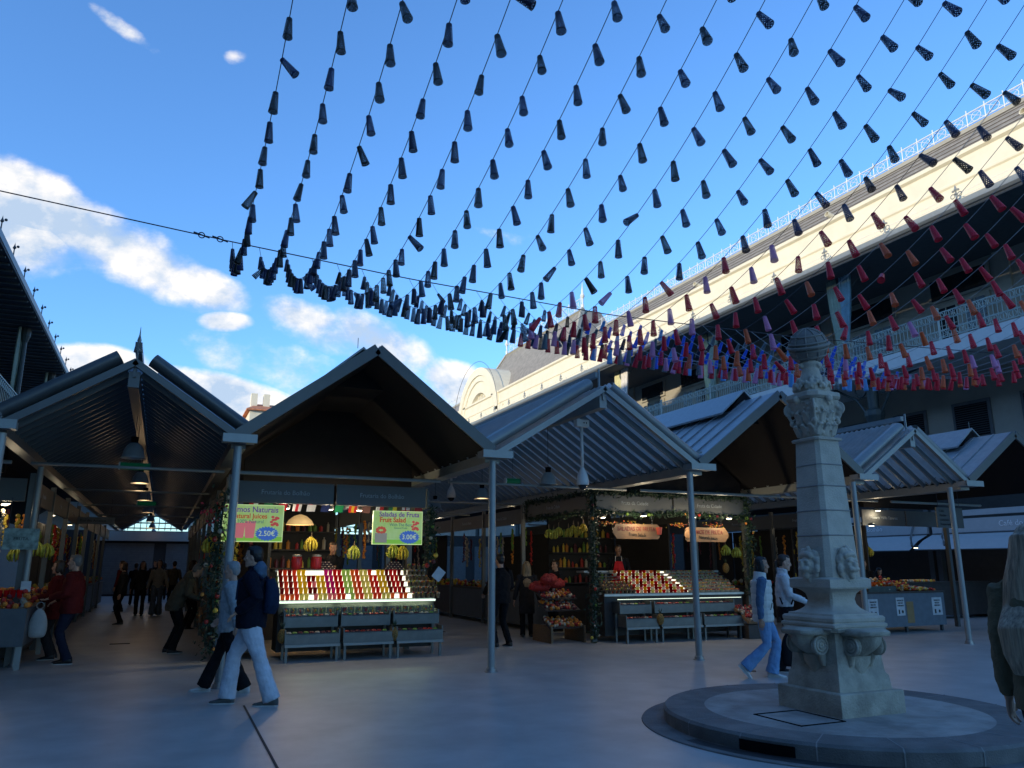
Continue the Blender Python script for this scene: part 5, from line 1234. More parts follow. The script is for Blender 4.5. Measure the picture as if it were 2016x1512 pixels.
# ---- garlands
def garland(lab, path, r=.09, n=260, seed=1, lights=False, baubles=0):
    rr = random.Random(seed); P = [Vector(p) for p in path]; O = P[0]; t = thing('leaf_garland', lab, 'garland', O, 0, 'dark leaf garlands'); mb = MB(O)
    seg = [(P[i + 1] - P[i]).length for i in range(len(P) - 1)]; tot = sum(seg)
    def pt():
        u = rr.uniform(0, tot)
        for i, s_ in enumerate(seg):
            if u <= s_: return P[i] + (P[i + 1] - P[i]) * u / s_
            u -= s_
        return P[-1]
    for _ in range(n):
        c = pt() + Vector((rr.gauss(0, r), rr.gauss(0, r), rr.gauss(0, r))) * .75
        d = Vector((rr.gauss(0, 1), rr.gauss(0, 1), rr.gauss(0, 1))).normalized(); e = d.cross(Vector((rr.gauss(0, 1), rr.gauss(0, 1), rr.gauss(0, 1)))).normalized(); l = rr.uniform(.03, .065); w = l * .33
        i = mb.vs([c - d * l, c + e * w, c + d * l, c - e * w]); mb.fa(i, i + 1, i + 2, i + 3)
    mb.tube(P, .02, 5); mb.build('leaves', M_leaf, t)
    if baubles:
        mb = MB(O)
        for _ in range(baubles): mb.m = rr.randrange(6); c = pt() + Vector((rr.gauss(0, r * .8), -r, 0)); mb.ball(c, rr.uniform(.02, .045), 7, 5)
        tag(mb.build('ornaments', FRU, t), kind='stuff')
    return t
garland('leaf garland with fruit ornaments climbing the left post of the juice stall', [(.86, 14.1, .2), (.84, 14.05, 1.2), (.86, 14.0, 2.2), (.9, 14.0, 2.75)], .13, 1100, 1, True, 26)
garland('leaf garland on the right post of the juice stall', [(4.55, 14.05, 1.55), (4.56, 14.02, 2.6)], .08, 420, 2, False, 8)
garland('leaf garland wrapped round the corner post of the second stall', [(8.42, 14.72, .1), (8.43, 14.70, 3.15)], .085, 1100, 3, False, 12)
garland('leaf garland along the top of the second stall fascia', [(8.4, 14.7, 3.14), (12.65, 14.7, 3.12)], .055, 1100, 4)
garland('leaf garland along the bottom of the second stall fascia', [(8.5, 14.7, 2.72), (9.6, 14.7, 2.66), (10.6, 14.7, 2.72), (12.6, 14.7, 2.66)], .05, 850, 5, False, 10)
garland('leaf garland on the right post of the second stall', [(12.62, 14.72, .9), (12.63, 14.70, 3.1)], .09, 800, 6, False, 6)
garland('leaf garland framing the left flank fascia of the second stall', [(8.38, 14.8, 3.12), (8.38, 18.0, 3.12), (8.38, 18.0, 2.72), (8.38, 14.9, 2.70)], .055, 900, 7)
# red Christmas flower cluster high at the left of the juice stall
t = thing('red_flowers', 'red ribbon flowers with white sparks at the top of the left garland', 'flowers', (.72, 14.0, 2.45)); mb = MB(); rr = random.Random(8)
for q in range(26):
    c = Vector((rr.gauss(0, .1), rr.gauss(0, .05), rr.gauss(0, .12))); d = Vector((rr.gauss(0, 1), rr.gauss(0, .4), rr.gauss(0, 1))).normalized() * .07; e = d.cross(Vector((0, 1, .2))).normalized() * .02; i = mb.vs([c, c + d * .5 + e, c + d, c + d * .5 - e]); mb.fa(i, i + 1, i + 2, i + 3)
mb.build('petals', mat('red_petals', (0.5, 0.02, 0.03), .6), t)
# plants in front of the juice stall and pineapples
def pineapple(lab, x, y, z):
    t = thing('pineapple', lab, 'pineapple', (x, y, z), 0, 'pineapples standing by the counters'); mb = MB(); mb.ball((0, 0, .12), .08, 12, 9, (1, 1, 1.5)); mb.build('fruit', mat('pineapple_skin', (0.22, 0.13, 0.03), .7, var=.5, vs=40, bump=.8, bs=60), t); mb = MB(); rr = random.Random(int(x * 10))
    for q in range(18):
        a = rr.uniform(0, 6.28); l = rr.uniform(.1, .2); d = Vector((math.cos(a) * .5, math.sin(a) * .5, 1)).normalized(); e = Vector((-math.sin(a), math.cos(a), 0)) * .012; b = Vector((0, 0, .22)); i = mb.vs([b - e, b + e, b + d * l]); mb.fa(i, i + 1, i + 2)
    mb.build('crown', M_leaf, t)
pineapple('pineapple between the left and middle rack of the juice stall', 1.98, 14.0, .3); pineapple('pineapple between the middle and right rack', 3.9, 13.95, .28); pineapple('pineapple on the right end of the second counter', 12.3, 15.2, 1.4); pineapple('pineapple left of the middle rack of the second stall', 9.77, 14.3, .35)
# ---- pastry counter right of the pillar
C3 = ((15.25, 13.85), (18.15, 14.05))
t = thing('pastry_counter', 'blue grey counter with paper notices, piled with pastries, right of the pillar', 'counter', (15.25, 13.85, 0), math.atan2(.2, 2.9)); 
MB().box(0, 2.9, 0, .8, .14, .92).build('body', mat('blue_grey_panel', (0.13, 0.16, 0.19), .5), t)
MB().box(-.03, 2.93, -.03, .83, .92, .96).build('counter_top', M_cntb, t)
for xx in (.1, 1.45, 2.8): MB().box(xx - .03, xx + .03, .05, .11, 0, .14).build('leg', M_fr, t)
Mpap = mat('white_paper', (0.55, 0.57, 0.58), .7)
for (x, z, w) in ((.05, .80, .34), (1.05, .82, .30), (2.4, .80, .38)):
    p = MB().box(x, x + w, -.006, -.001, z - .42, z).build('notice', Mpap, t); 
    for q in range(3): text(['VENDAS SO', 'BALCAO', 'OBRIGADO'][q], .05, mat('print_black', (0.03, 0.03, 0.03), .6), t, (x + w / 2, -.010, z - .07 - q * .06), (R(90), 0, 0), sx=.9)
    mb = MB(); mb.box(x + w * .2, x + w * .35, -.009, -.006, z - .38, z - .28); mb.ball((x + w * .7, -.007, z - .33), .04, 8, 4, (1, .1, 1)); mb.build('pictogram', mat('print_black', (0.03, 0.03, 0.03), .6), t)
MB().box(1.42, 1.68, -.006, -.001, .22, .72).build('wooden_logo_panel', mat('logo_wood', (0.30, 0.19, 0.08), .6), t)
for x, z, w, d in ((.15, .96, 1.0, .4),): MB().box(x, x + w, .02, .4, z, z + .13).build('glass_case', mat('clear_box', (0.16, 0.19, 0.17), .15, trans=.4), t)
rr = random.Random(12); mb = MB()
for q in range(520):
    u = rr.random(); x = .1 + 2.6 * u; hm = .30 * math.exp(-((x - 1.15) / .75) ** 2) + .05; y = rr.uniform(.05, .7); z = .98 + rr.uniform(0, hm) * (1 - abs(y - .4)); mb.m = rr.choice((0, 0, 1, 3, 5, 5)); mb.ball((x, y, z), rr.uniform(.03, .045), 7, 5, (1, 1, .7))
o = mb.build('pastries', FRU, t); tag(o, kind='stuff')
for k in range(9): MB().lathe([(.03, 0), (.04, .10)], (.2 + k * .11, .12, 1.09), 9).build('juice_glass', CUP['orange'].materials[0], t)
spot('lit lamp on a thin arm over the pastry counter', 16.3, 14.4, 2.55, 14); spot('small lit spot on the fascia above the pastry counter', 16.75, 14.55, 2.95, 7); spot('small lit spot just right of the pillar under the fascia', 15.6, 15.2, 2.9, 5)
t = thing('back_counter', 'long dark brown counter behind the pastry counter at the right', 'counter', (20.5, 17, 0)); MB().box(-2.2, 4, 0, .7, .1, 1.05).build('body', M_cntb, t); MB().box(-2.2, 4, -.03, .73, 1.05, 1.09).build('counter_top', M_cntb, t)
rr = random.Random(3); mb = MB()
for q in range(60): mb.m = rr.choice((3, 5, 0)); mb.ball((rr.uniform(.2, 1.3), rr.uniform(.1, .5), 1.12), .04, 6, 4)
tag(mb.build('bread', FRU, t), kind='stuff'); spot('warm lamp over the bread at the right edge', 21.0, 17.0, 2.1, 8)
bananas('bananas hanging behind the pastry counter', 17.2, 15.6, 2.1, n=9, s=1.3); bananas('second bananas hanging behind the pastry counter', 17.45, 15.6, 2.08, n=9, s=1.3); bananas('dim bananas left of the stone pillar', 13.3, 16.4, 2.1, n=9, s=1.3, m=M_bang); bananas('second dim bananas left of the stone pillar', 13.8, 16.6, 2.05, n=9, s=1.3, m=M_bang)
# ---- left edge stall counter with fruit and white bag
t = thing('fruit_counter', 'left edge counter heaped with red and orange fruit', 'counter', (-2.6, 14.6, 0)); MB().box(-.9, .75, 0, 2.6, .35, .92).build('body', M_cnt, t)
rr = random.Random(6); mb = MB()
for q in range(520): mb.m = rr.choice((0, 1, 1, 4, 5, 0)); mb.ball((rr.uniform(-.9, .75), rr.uniform(0, 2.6), .95 + rr.uniform(0, .22)), rr.uniform(.03, .05), 6, 4)
tag(mb.build('fruit', FRU, t), kind='stuff')
for yy in (.1, 2.5): MB().box(.66, .74, yy - .04, yy + .04, 0, .35).build('leg', M_frl, t)
for k in range(10): MB().lathe([(.03, 0), (.04, .1)], (-.2 + .09 * k, .08, 1.1), 8).build('cup', CUP['red'].materials[0], t)
spot('warm lamp above the left edge fruit counter', -2.5, 15.6, 2.6, 12)
def bag(lab, x, y, z, m, s=1.0, nm='plastic_bag'):
    t = thing(nm, lab, 'bag', (x, y, z)); mb = MB(); mb.loop([[(a * .12 * s * w, b * .07 * s * w, zz * s) for a, b in ((1, -1), (1, 1), (-1, 1), (-1, -1))] for zz, w in ((-.42, .7), (-.38, 1.1), (-.2, 1.15), (-.05, .7), (0, .2))]); o = mb.build('sack', m, t, smooth=True); sb = o.modifiers.new('s', 'SUBSURF'); sb.levels = 2; sb.render_levels = 2
    MB().torus((0, 0, .04 * s), .05 * s, .006, (1, 0, 0), (0, 0, 1), 10, 4).build('handle', m, t)
bag('white plastic bag hanging from the left edge counter', -1.72, 15.0, .90, mat('white_bag', (0.5, 0.5, 0.48), .6, trans=.3), 1.1)
t = thing('price_card', 'white price card standing at the left edge fruit counter', 'card', (-1.95, 14.9, 1.25)); MB().box(-.07, .07, -.004, .004, -.08, .08).build('card', Mpap, t); MB().tube([(0, 0, -.25), (0, 0, -.08)], .005, 4).build('stick', M_steel, t)
board('picture board hanging before the green bananas at the left edge', -2.12, 15.0, 2.0, .5, .34, ('FRUTA',), size=.07, m=mat('picture_card', (0.25, 0.33, 0.30), .6, var=.5, vs=9))
t = thing('notice_card', 'white diamond notice card at the right end of the juice counter', 'card', (4.72, 14.0, 1.42)); MB().obox((0, 0, 0), (.09, .004, .11), Matrix.Rotation(R(38), 3, 'Y')).build('card', Mpap, t)
# ------------------------------------------------------------------ people
SK = {'fair': mat('skin_fair', (0.50, 0.29, 0.20), .55, var=.05), 'tan': mat('skin_tan', (0.36, 0.19, 0.12), .55, var=.05), 'dark': mat('skin_brown', (0.17, 0.085, 0.05), .55, var=.05)}
def cloth(n, c, **k): return mat('cloth_' + n, c, .85, var=k.get('var', .14), vs=k.get('vs', 9), bump=k.get('bump', .5), bs=k.get('bs', 14), spec=.2, col2=k.get('col2'))
def remesh(o, vs, it=3, bump=0.0):
    m = o.modifiers.new('r', 'REMESH'); m.mode = 'VOXEL'; m.voxel_size = vs; m.use_smooth_shade = True
    s = o.modifiers.new('s', 'SMOOTH'); s.iterations = it; s.factor = .5
    if bump:
        tx = bpy.data.textures.get('wrinkle') or bpy.data.textures.new('wrinkle', 'CLOUDS'); tx.noise_scale = .09
        d = o.modifiers.new('d', 'DISPLACE'); d.texture = tx; d.strength = bump; d.mid_level = .5; d.texture_coords = 'LOCAL'
def person(lab, loc, rz, s=1.0, skin='fair', top=None, bottom=None, shoes=None, hair=None, hs='short', feet=((-.10, .0, 0), (.10, .0, 0)), hands=((-.30, .04, .82), (.30, .04, .82)), lean=0.0, side=0.0, hem=.86, bulk=1.0, flare=1.0, sleeve=None, vest=None, hood=None, vox=.010, seated=False, collar=None, turn=0.0, nod=0.0, legw=1.0, extra=None, foot_pitch=(0, 0), toe=(0, 0)):
    t = thing('person', lab, 'person', loc, rz); t.scale = (s, s, s)
    V = Vector; hipz = .90
    def T(x, y, z):        # lean the upper body forward from the hips
        if z < hipz: return V((x, y, z))
        h = z - hipz; return V((x + math.sin(side) * h, y + math.sin(lean) * h, hipz + math.cos(lean) * h * math.cos(side)))
    sh = [T(-.175 * (.94 + .06 * bulk), 0, 1.41), T(.175 * (.94 + .06 * bulk), 0, 1.41)]
    neck, chin = T(0, 0, 1.47), T(0, .02, 1.545)
    hc = T(0, .03, 1.63) + V((0, .02 * nod, -.03 * nod))
    hrot = Matrix.Rotation(turn, 3, 'Z') @ Matrix.Rotation(-lean * .45 - nod * .4, 3, 'X')
    def H(x, y, z): return hc + hrot @ V((x, y, z))
    hips = [V((-.09, 0, hipz)), V((.09, 0, hipz))]
    legs = []
    for i in (0, 1):
        f = V(feet[i]); an = f + V((0, -.03, .09)); h = hips[i]; d = an - h; L1 = .43
        mid = (an + h) / 2; q = max(0, L1 * L1 - (d.length / 2) ** 2) ** .5
        kd = V((0, 1, 0)) - d.normalized() * d.normalized().y; kd.normalize()
        legs.append((h, mid + kd * q, an))
    arms = []
    for i in (0, 1):
        w = V(hands[i]); s0 = sh[i]; d = w - s0; L1 = .285
        if d.length > 2 * L1 * .995: w = s0 + d.normalized() * 2 * L1 * .995; d = w - s0
        mid = (w + s0) / 2; q = max(0, L1 * L1 - (d.length / 2) ** 2) ** .5
        bd = V(((-1, 1)[i] * .55, -1, -.45)); bd = bd - d.normalized() * bd.dot(d.normalized()); bd.normalize()
        arms.append((s0, mid + bd * q, w))
    # ---- body: one continuous skin
    mb = MB()
    mb.etube([(T(0, 0, .86), .13, .09), (T(0, 0, 1.05), .115, .08), (T(0, 0, 1.25), .14, .09), (T(0, 0, 1.38), .13, .08), (T(0, 0, 1.44), .07, .06)], 12)
    mb.etube([(T(0, -.005, 1.40), .06, .06), (neck, .052, .055), (H(0, -.02, -.10), .05, .055), (H(0, -.02, -.02), .05, .055)], 12)
    # head: skull, jaw, nose, ears, lips, brow
    prof = [(-.118, .022, .028, .055), (-.105, .040, .045, .042), (-.075, .055, .066, .022), (-.04, .064, .078, .010), (0, .070, .086, .002), (.04, .073, .091, -.004), (.075, .068, .086, -.006), (.10, .052, .066, -.008), (.118, .025, .03, -.01)]
    rings = []
    for z, rx, ry, oy in prof: rings.append([H(math.cos(2 * math.pi * k / 16) * rx, oy + math.sin(2 * math.pi * k / 16) * ry, z) for k in range(16)])
    mb.loop(rings)
    mb.tube([H(0, .080, .022), H(0, .096, -.012), H(0, .104, -.030)], [.008, .011, .014], 6); mb.ball(H(0, .094, -.034), .014, 7, 5, (1.3, 1, .8))
    mb.ball(H(0, .078, -.062), .016, 8, 5, (1.5, .7, .55)); mb.ball(H(0, .066, -.10), .02, 7, 5, (1.1, .8, .8))
    for i in (-1, 1):
        mb.ball(H(i * .071, -.004, -.005), .022, 8, 6, (.45, .8, 1.3)); mb.ball(H(i * .030, .074, .036), .017, 7, 5, (1.5, .6, .45)); mb.ball(H(i * .044, .058, -.02), .02, 7, 5)
    for i in (0, 1):
        a, e, w = arms[i]; dr = (w - e).normalized()
        mb.tube([a, (a + e) / 2, e], [.045, .043, .036], 10); mb.tube([e, e + (w - e) * .3, w, w + dr * .02], [.036, .037, .024, .024], 10)
        # hand: palm, four fingers, thumb
        sx = V((1, 0, 0)) if abs(dr.x) < .8 else V((0, 0, 1)); u = (sx - dr * sx.dot(dr)).normalized(); n_ = dr.cross(u)
        if i == 0: n_ = n_
        u = n_ if abs(dr.z) > .6 else u; n_ = dr.cross(u); ins = V(((1, -1)[i], 0, 0)); 
        if n_.dot(ins) < 0: n_ = -n_
        pc = w + dr * .055
        mb.etube([(w + dr * .005, .026, .016), (pc, .040, .016), (w + dr * .095, .038, .013)], 10, axis=u)
        for f_ in range(4):
            o_ = (f_ - 1.5) * .0195; ln = (.062, .072, .067, .052)[f_]; b = w + dr * .088 + u * o_
            mb.tube([b, b + dr * ln * .5 + n_ * .006, b + dr * ln * .85 + n_ * .022, b + dr * ln * .95 + n_ * .036], [.0088, .0082, .0075, .006], 6)
        th = w + dr * .03 + u * .03 * (1 if u.dot(V((0, 1, 0))) > 0 else -1); mb.tube([th, th + dr * .035 + (th - w - dr * .03) * .5, th + dr * .065 + (th - w - dr * .03) * .55 + n_ * .012], [.012, .010, .007], 6)
    for i in (0, 1):
        h, k, a = legs[i]; mb.tube([h, (h + k) / 2, k], [.078, .066, .05], 10); mb.tube([k, k + (a - k) * .35, a, a + V((0, 0, -.04))], [.05, .05, .032, .032], 10)
        mb.etube([(a + V((0, -.03, -.05)), .03, .03), (a + V((0, .06, -.06)), .035, .022), (a + V((0, .13, -.07)), .03, .015)], 8)
    o = mb.build('body', SK[skin], t); remesh(o, min(vox, .0065), 1)
    # eyes, lips and brows
    me_ = mat('eye_white', (0.5, 0.48, 0.45), .3); mi_ = mat('eye_dark', (0.02, 0.015, 0.01), .3)
    for i in (-1, 1):
        MB().ball(H(i * .029, .0735, .018), .0125, 8, 6, (1.2, .7, .8)).build('eye', mi_ if vox > .011 else me_, t, smooth=True)
        if vox <= .011: MB().ball(H(i * .029, .083, .018), .006, 7, 5).build('iris', mi_, t, smooth=True)
    MB().ball(H(0, .0885, -.061), .011, 8, 5, (1.9, .5, .35)).build('lips', mat('lips', (0.30, 0.10, 0.08), .5), t, smooth=True)
    # ---- trousers
    if bottom:
        mb = MB(); mb.etube([(V((0, 0, .80)), .155, .115), (V((0, 0, .90)), .17, .125), (V((0, 0, .98)), .155, .11), (T(0, 0, 1.03), .14, .10)], 16)
        for i in (0, 1):
            h, k, a = legs[i]; sx_ = (-1, 1)[i]; fl = flare
            mb.etube([(h + V((0, 0, .03)), .095 * legw, .10 * legw), (h + (k - h) * .35, .092 * legw, .098 * legw), (h + (k - h) * .75, .075 * legw, .08 * legw), (k, .067 * legw, .072 * legw), (k + (a - k) * .4, .064 * legw * (1 + (fl - 1) * .4), .07 * legw * (1 + (fl - 1) * .4)), (k + (a - k) * .85, .062 * legw * fl, .07 * legw * fl), (a + (a - k).normalized() * .03, .064 * legw * fl, .075 * legw * fl)], 14)
        o = mb.build('trousers', bottom, t); remesh(o, vox, 2, .022)
    # ---- shoes
    for i in (0, 1):
        a = legs[i][2]; R_ = Matrix.Rotation(foot_pitch[i], 3, 'X') @ Matrix.Rotation(toe[i], 3, 'Z')
        def S(x, y, z): return a + R_ @ V((x, y, z - .0))
        mb = MB(); rings = []
        for y, w, z0_, z1_ in ((-.085, .022, -.085, -.02), (-.075, .034, -.088, .005), (-.03, .038, -.088, .02), (.03, .040, -.088, .0), (.09, .046, -.088, -.035), (.14, .046, -.088, -.05), (.18, .034, -.086, -.058), (.195, .016, -.082, -.066)):
            rings.append([S(w * math.cos(q), y, (z0_ + z1_) / 2 + (z1_ - z0_) / 2 * math.sin(q)) for q in [2 * math.pi * k / 12 for k in range(12)]])
        so_ = mb.loop(rings).build('shoe', shoes, t, smooth=True)
        mb = MB(); P = [(-.088, .025), (-.06, .040), (0, .040), (.08, .049), (.14, .049), (.19, .032), (.203, .012)]
        prof_ = [(w, y) for y, w in P] + [(-w, y) for y, w in P[::-1]]
        mb.loop([[S(x, y, -.098) for x, y in prof_], [S(x, y, -.078) for x, y in prof_]]); so2 = mb.build('sole', mat('sole_white', (0.5, 0.5, 0.48), .6), so_)
    # ---- top
    if top:
        b = bulk; mb = MB(); zh = hem
        mb.etube([(T(0, 0, zh), .168 * b, .125 * b), (T(0, 0, zh + .08), .175 * b, .135 * b), (T(0, 0, 1.05), .160 * b, .128 * b), (T(0, .0, 1.2), .175 * b, .135 * b), (T(0, 0, 1.33), .178 * b, .122 * b), (T(0, -.005, 1.41), .16, .10), (T(0, -.008, 1.455), .095, .082), (T(0, -.005, 1.485), .075, .075)], 18)
        if collar: mb.etube([(T(0, -.01, 1.43), .10, .09), (T(0, -.005, 1.50), .085, .085), (T(0, 0, 1.53), .082, .085)], 14)
        if not sleeve:
            for i in (0, 1):
                a, e, w = arms[i]; mb.etube([(a + V(((.03, -.03)[i], 0, .0)), .075 * b, .075 * b), (a, .072 * b, .072 * b), ((a + e) / 2, .062 * b, .064 * b), (e, .055 * b, .057 * b), ((e + w) / 2, .050 * b, .052 * b), (w, .037 * b, .038 * b)], 12)
        o = mb.build('top', top, t); remesh(o, vox, 2, .03)
        if sleeve:
            mb = MB()
            for i in (0, 1):
                a, e, w = arms[i]; mb.etube([(a + V(((.03, -.03)[i], 0, .0)), .066, .066), (a, .066, .066), ((a + e) / 2, .058, .06), (e, .052, .054), ((e + w) / 2, .046, .048), (w, .036, .037)], 12)
            mb.etube([(T(0, -.005, 1.40), .09, .085), (T(0, -.005, 1.49), .068, .07)], 12)
            o = mb.build('sleeves', sleeve, t); remesh(o, vox, 2, .02)
    if hood:
        mb = MB(); mb.etube([(T(0, -.05, 1.38), .06, .04), (T(0, -.075, 1.43), .12, .06), (T(0, -.065, 1.49), .125, .075), (T(0, -.03, 1.53), .10, .075), (T(0, -.015, 1.54), .075, .06)], 14)
        o = mb.build('hood', hood, t); remesh(o, vox, 2, .02)
    # ---- hair
    if hair:
        mb = MB()
        def hb(x, y, z, r, sc=(1, 1, 1)): mb.ball(H(x, y, z), r, 12, 8, sc)
        hb(0, -.022, .045, .09, (.92, 1.06, .98)); hb(0, -.045, .0, .08, (.92, .85, 1.0)); hb(0, .035, .09, .05, (1.15, .85, .7))
        if hs in ('short',): 
            for i in (-1, 1): hb(i * .062, -.015, .02, .03, (.5, 1, 1.2))
        if hs == 'bob':
            for i in (-1, 1): hb(i * .068, -.01, -.03, .045, (.6, 1.1, 1.9))
            hb(0, -.07, -.05, .075, (1, .6, 1.2))
        if hs == 'bun': hb(0, -.10, .07, .042)
        if hs == 'pony': mb.etube([(H(0, -.09, .04), .03, .03), (H(0, -.13, -.02), .035, .03), (H(0, -.125, -.14), .03, .025), (H(0, -.11, -.24), .012, .012)], 10)
        if hs == 'vlong':
            mb.etube([(H(0, -.045, .06), .092, .08), (H(0, -.06, -.06), .115, .075), (H(0, -.075, -.18), .15, .07), (H(0, -.09, -.32), .165, .065), (T(0, -.15, 1.2), .165, .055), (T(0, -.155, 1.08), .15, .045), (T(0, -.15, .98), .11, .03)], 16)
            for i in (-1, 1): mb.etube([(H(i * .075, .01, .05), .03, .05), (H(i * .095, .015, -.08), .035, .06), (H(i * .13, .03, -.2), .045, .06), (T(i * .16, .05, 1.25), .04, .05), (T(i * .16, .06, 1.1), .02, .03)], 8)
        if hs == 'long':
            mb.etube([(H(0, -.045, .06), .088, .075), (H(0, -.06, -.04), .095, .065), (H(0, -.075, -.14), .105, .05), (H(0, -.095, -.26), .11, .045), (T(0, -.135, 1.25), .10, .035), (T(0, -.14, 1.16), .06, .02)], 14)
            for i in (-1, 1): mb.etube([(H(i * .07, .0, .04), .022, .04), (H(i * .082, .0, -.06), .024, .045), (H(i * .095, .01, -.16), .025, .04), (H(i * .10, .02, -.25), .012, .02)], 8)
        o = mb.build('hair', hair, t); remesh(o, min(vox, .008), 2 if hs == 'vlong' else 1, .004 if hs == 'vlong' else .018)
    if extra: extra(t, T, H, arms, legs)
    return t
hb_ = mat('hair_brown', (0.035, 0.02, 0.012), .5, var=.4, vs=50, stretch=(6, 6, 1)); hbl = mat('hair_black', (0.008, 0.007, 0.007), .45, var=.3, vs=50); hg = mat('hair_grey', (0.15, 0.14, 0.13), .6, var=.3, vs=50, stretch=(6, 6, 1)); hbd = mat('hair_blonde', (0.26, 0.18, 0.09), .5, var=.5, vs=8, stretch=(8, 8, .6), bump=.6, bs=9); hlong = mat('hair_ash_brown', (0.34, 0.27, 0.18), .5, var=.5, vs=5, stretch=(12, 12, .5), bump=.5, bs=8)
c_navy = cloth('navy', (0.004, 0.006, 0.016)); c_wht = cloth('white_cotton', (0.50, 0.54, 0.60)); c_blk = cloth('black', (0.007, 0.007, 0.009)); c_oliv = cloth('olive', (0.075, 0.065, 0.045)); c_red = cloth('dark_red', (0.11, 0.009, 0.008)); c_den = cloth('denim', (0.13, 0.26, 0.46), col2=(0.19, 0.34, 0.55)); c_dend = cloth('denim_sleeve', (0.07, 0.13, 0.22)); c_beige = cloth('beige', (0.24, 0.21, 0.17)); c_wool = cloth('white_wool', (0.55, 0.56, 0.57)); c_puff = mat('puffer_white', (0.55, 0.56, 0.53), .5, var=.05); c_grey = cloth('light_grey', (0.30, 0.34, 0.36)); c_dk = cloth('charcoal', (0.022, 0.022, 0.025)); c_apron = cloth('red_apron', (0.45, 0.015, 0.02)); c_hood = cloth('blue_grey_hood', (0.07, 0.12, 0.18)); c_coat = cloth('olive_coat', (0.15, 0.125, 0.075), bump=.35, bs=60); c_tr = cloth('dark_blue_trousers', (0.012, 0.016, 0.035))
s_wht = mat('white_leather', (0.6, 0.6, 0.58), .5); s_blk = mat('black_leather', (0.01, 0.01, 0.01), .4); s_gry = mat('grey_suede', (0.10, 0.105, 0.10), .8)
def backpack(t, T, H, arms, legs):
    o = MB().etube([(T(0, -.19, 1.0), .12, .07), (T(0, -.215, 1.08), .145, .09), (T(0, -.21, 1.25), .14, .08), (T(0, -.18, 1.38), .10, .05)], 16).build('backpack', cloth('backpack_blue', (0.007, 0.018, 0.045)), t); remesh(o, .012, 2, .02)
    mb = MB()
    for i in (-1, 1): mb.tube([T(i * .11, -.13, 1.38), T(i * .13, -.02, 1.47), T(i * .12, .14, 1.36), T(i * .12, .15, 1.15)], .018, 6)
    mb.build('strap', cloth('backpack_blue', (0.007, 0.018, 0.045)), t)
# walking couple at the left front: travelling left and away
person('man walking left in a navy jacket, white trousers and a blue backpack', (1.05, 10.02, 0), R(68), 1.03, 'fair', c_navy, c_wht, s_gry, hbl, 'short', feet=((-.08, -.27, .0), (.09, .27, 0)), hands=((-.22, .10, 1.02), (.24, .16, 1.05)), hem=.84, bulk=1.28, flare=1.2, hood=c_hood, legw=1.12, vox=.009, extra=backpack, collar=True, foot_pitch=(0, 0))
person('person in a light jacket, pale cap and black trousers walking behind the man in navy', (.90, 11.1, 0), R(70), .93, 'fair', c_grey, c_blk, s_wht, mat('pale_cap', (0.26, 0.27, 0.27), .7), 'short', feet=((-.08, -.24, 0), (.09, .34, 0)), hands=((-.26, -.16, .86), (.24, .2, .95)), hem=.80, bulk=1.15, flare=1.35, vox=.010)
def tote(t, T, H, arms, legs):
    w = arms[1][2]; MB().etube([(w + Vector((0, .0, -.42)), .14, .05), (w + Vector((0, 0, -.3)), .16, .06), (w + Vector((0, 0, -.14)), .13, .03)], 10).build('bag', mat('orange_bag', (0.25, 0.12, 0.05), .6, var=.4, vs=20), t)
person('grey haired person in an olive coat leaning over the fruit by the left garland', (.30, 16.3, 0), R(-82), .97, 'fair', c_oliv, c_blk, s_blk, hg, 'short', feet=((-.10, .0, 0), (.11, .05, 0)), hands=((-.16, .42, 1.02), (.2, .45, .98)), lean=.48, hem=.78, bulk=1.2, vox=.011, hood=c_oliv, nod=.6, extra=tote)
person('grey haired person in a dark red quilted jacket facing the left stall', (-1.30, 15.3, 0), R(80), 1.0, 'fair', c_red, c_tr, s_blk, hg, 'short', feet=((-.10, -.02, 0), (.10, .06, 0)), hands=((-.15, .3, 1.05), (.2, .3, 1.0)), hem=.80, bulk=1.3, vox=.011)
person('second person in dark red, half hidden at the left counter', (-1.62, 16.1, 0), R(85), .95, 'fair', c_red, c_dk, s_blk, hb_, 'bob', hands=((-.15, .32, 1.05), (.2, .3, 1.0)), hem=.7, bulk=1.2, vox=.012)
person('woman all in black walking up the left aisle', (-.51, 28.4, 0), R(180), .98, 'fair', c_dk, c_blk, s_blk, hb_, 'long', feet=((-.09, .1, 0), (.09, -.1, 0)), hem=.82, vox=.014)
person('woman in a beige jacket and loose jeans walking up the left aisle', (-.02, 28.3, 0), R(178), 1.0, 'fair', c_beige, cloth('grey_jeans', (0.08, 0.10, 0.13)), s_gry, hb_, 'bob', feet=((-.09, -.08, 0), (.09, .12, 0)), hem=.86, flare=1.5, legw=1.15, vox=.014)
for k, (x, y, c, rz_, hh, lab) in enumerate(((-.9, 24.5, c_dk, 90, 'bob', 'dark figure at the left counters deep in the aisle'), (.75, 22.0, c_beige, -60, 'bob', 'figure in beige at the right side of the left aisle'), (.5, 33, c_oliv, 10, 'short', 'distant figure in olive in the left aisle'), (-.2, 38, c_dk, 170, 'short', 'distant dark figure near the end wall'), (-.9, 36, c_navy, 0, 'short', 'distant figure in navy near the end wall'), (.2, 41, c_dk, 0, 'bob', 'farthest dark figure in the left aisle'), (-1.2, 31, c_red, 60, 'short', 'distant figure in dark red on the left of the aisle'))):
    person(lab, (x, y, 0), R(rz_), .95 + .02 * (k % 4), 'fair', c, c_blk, s_blk, hb_, hh, vox=.018)
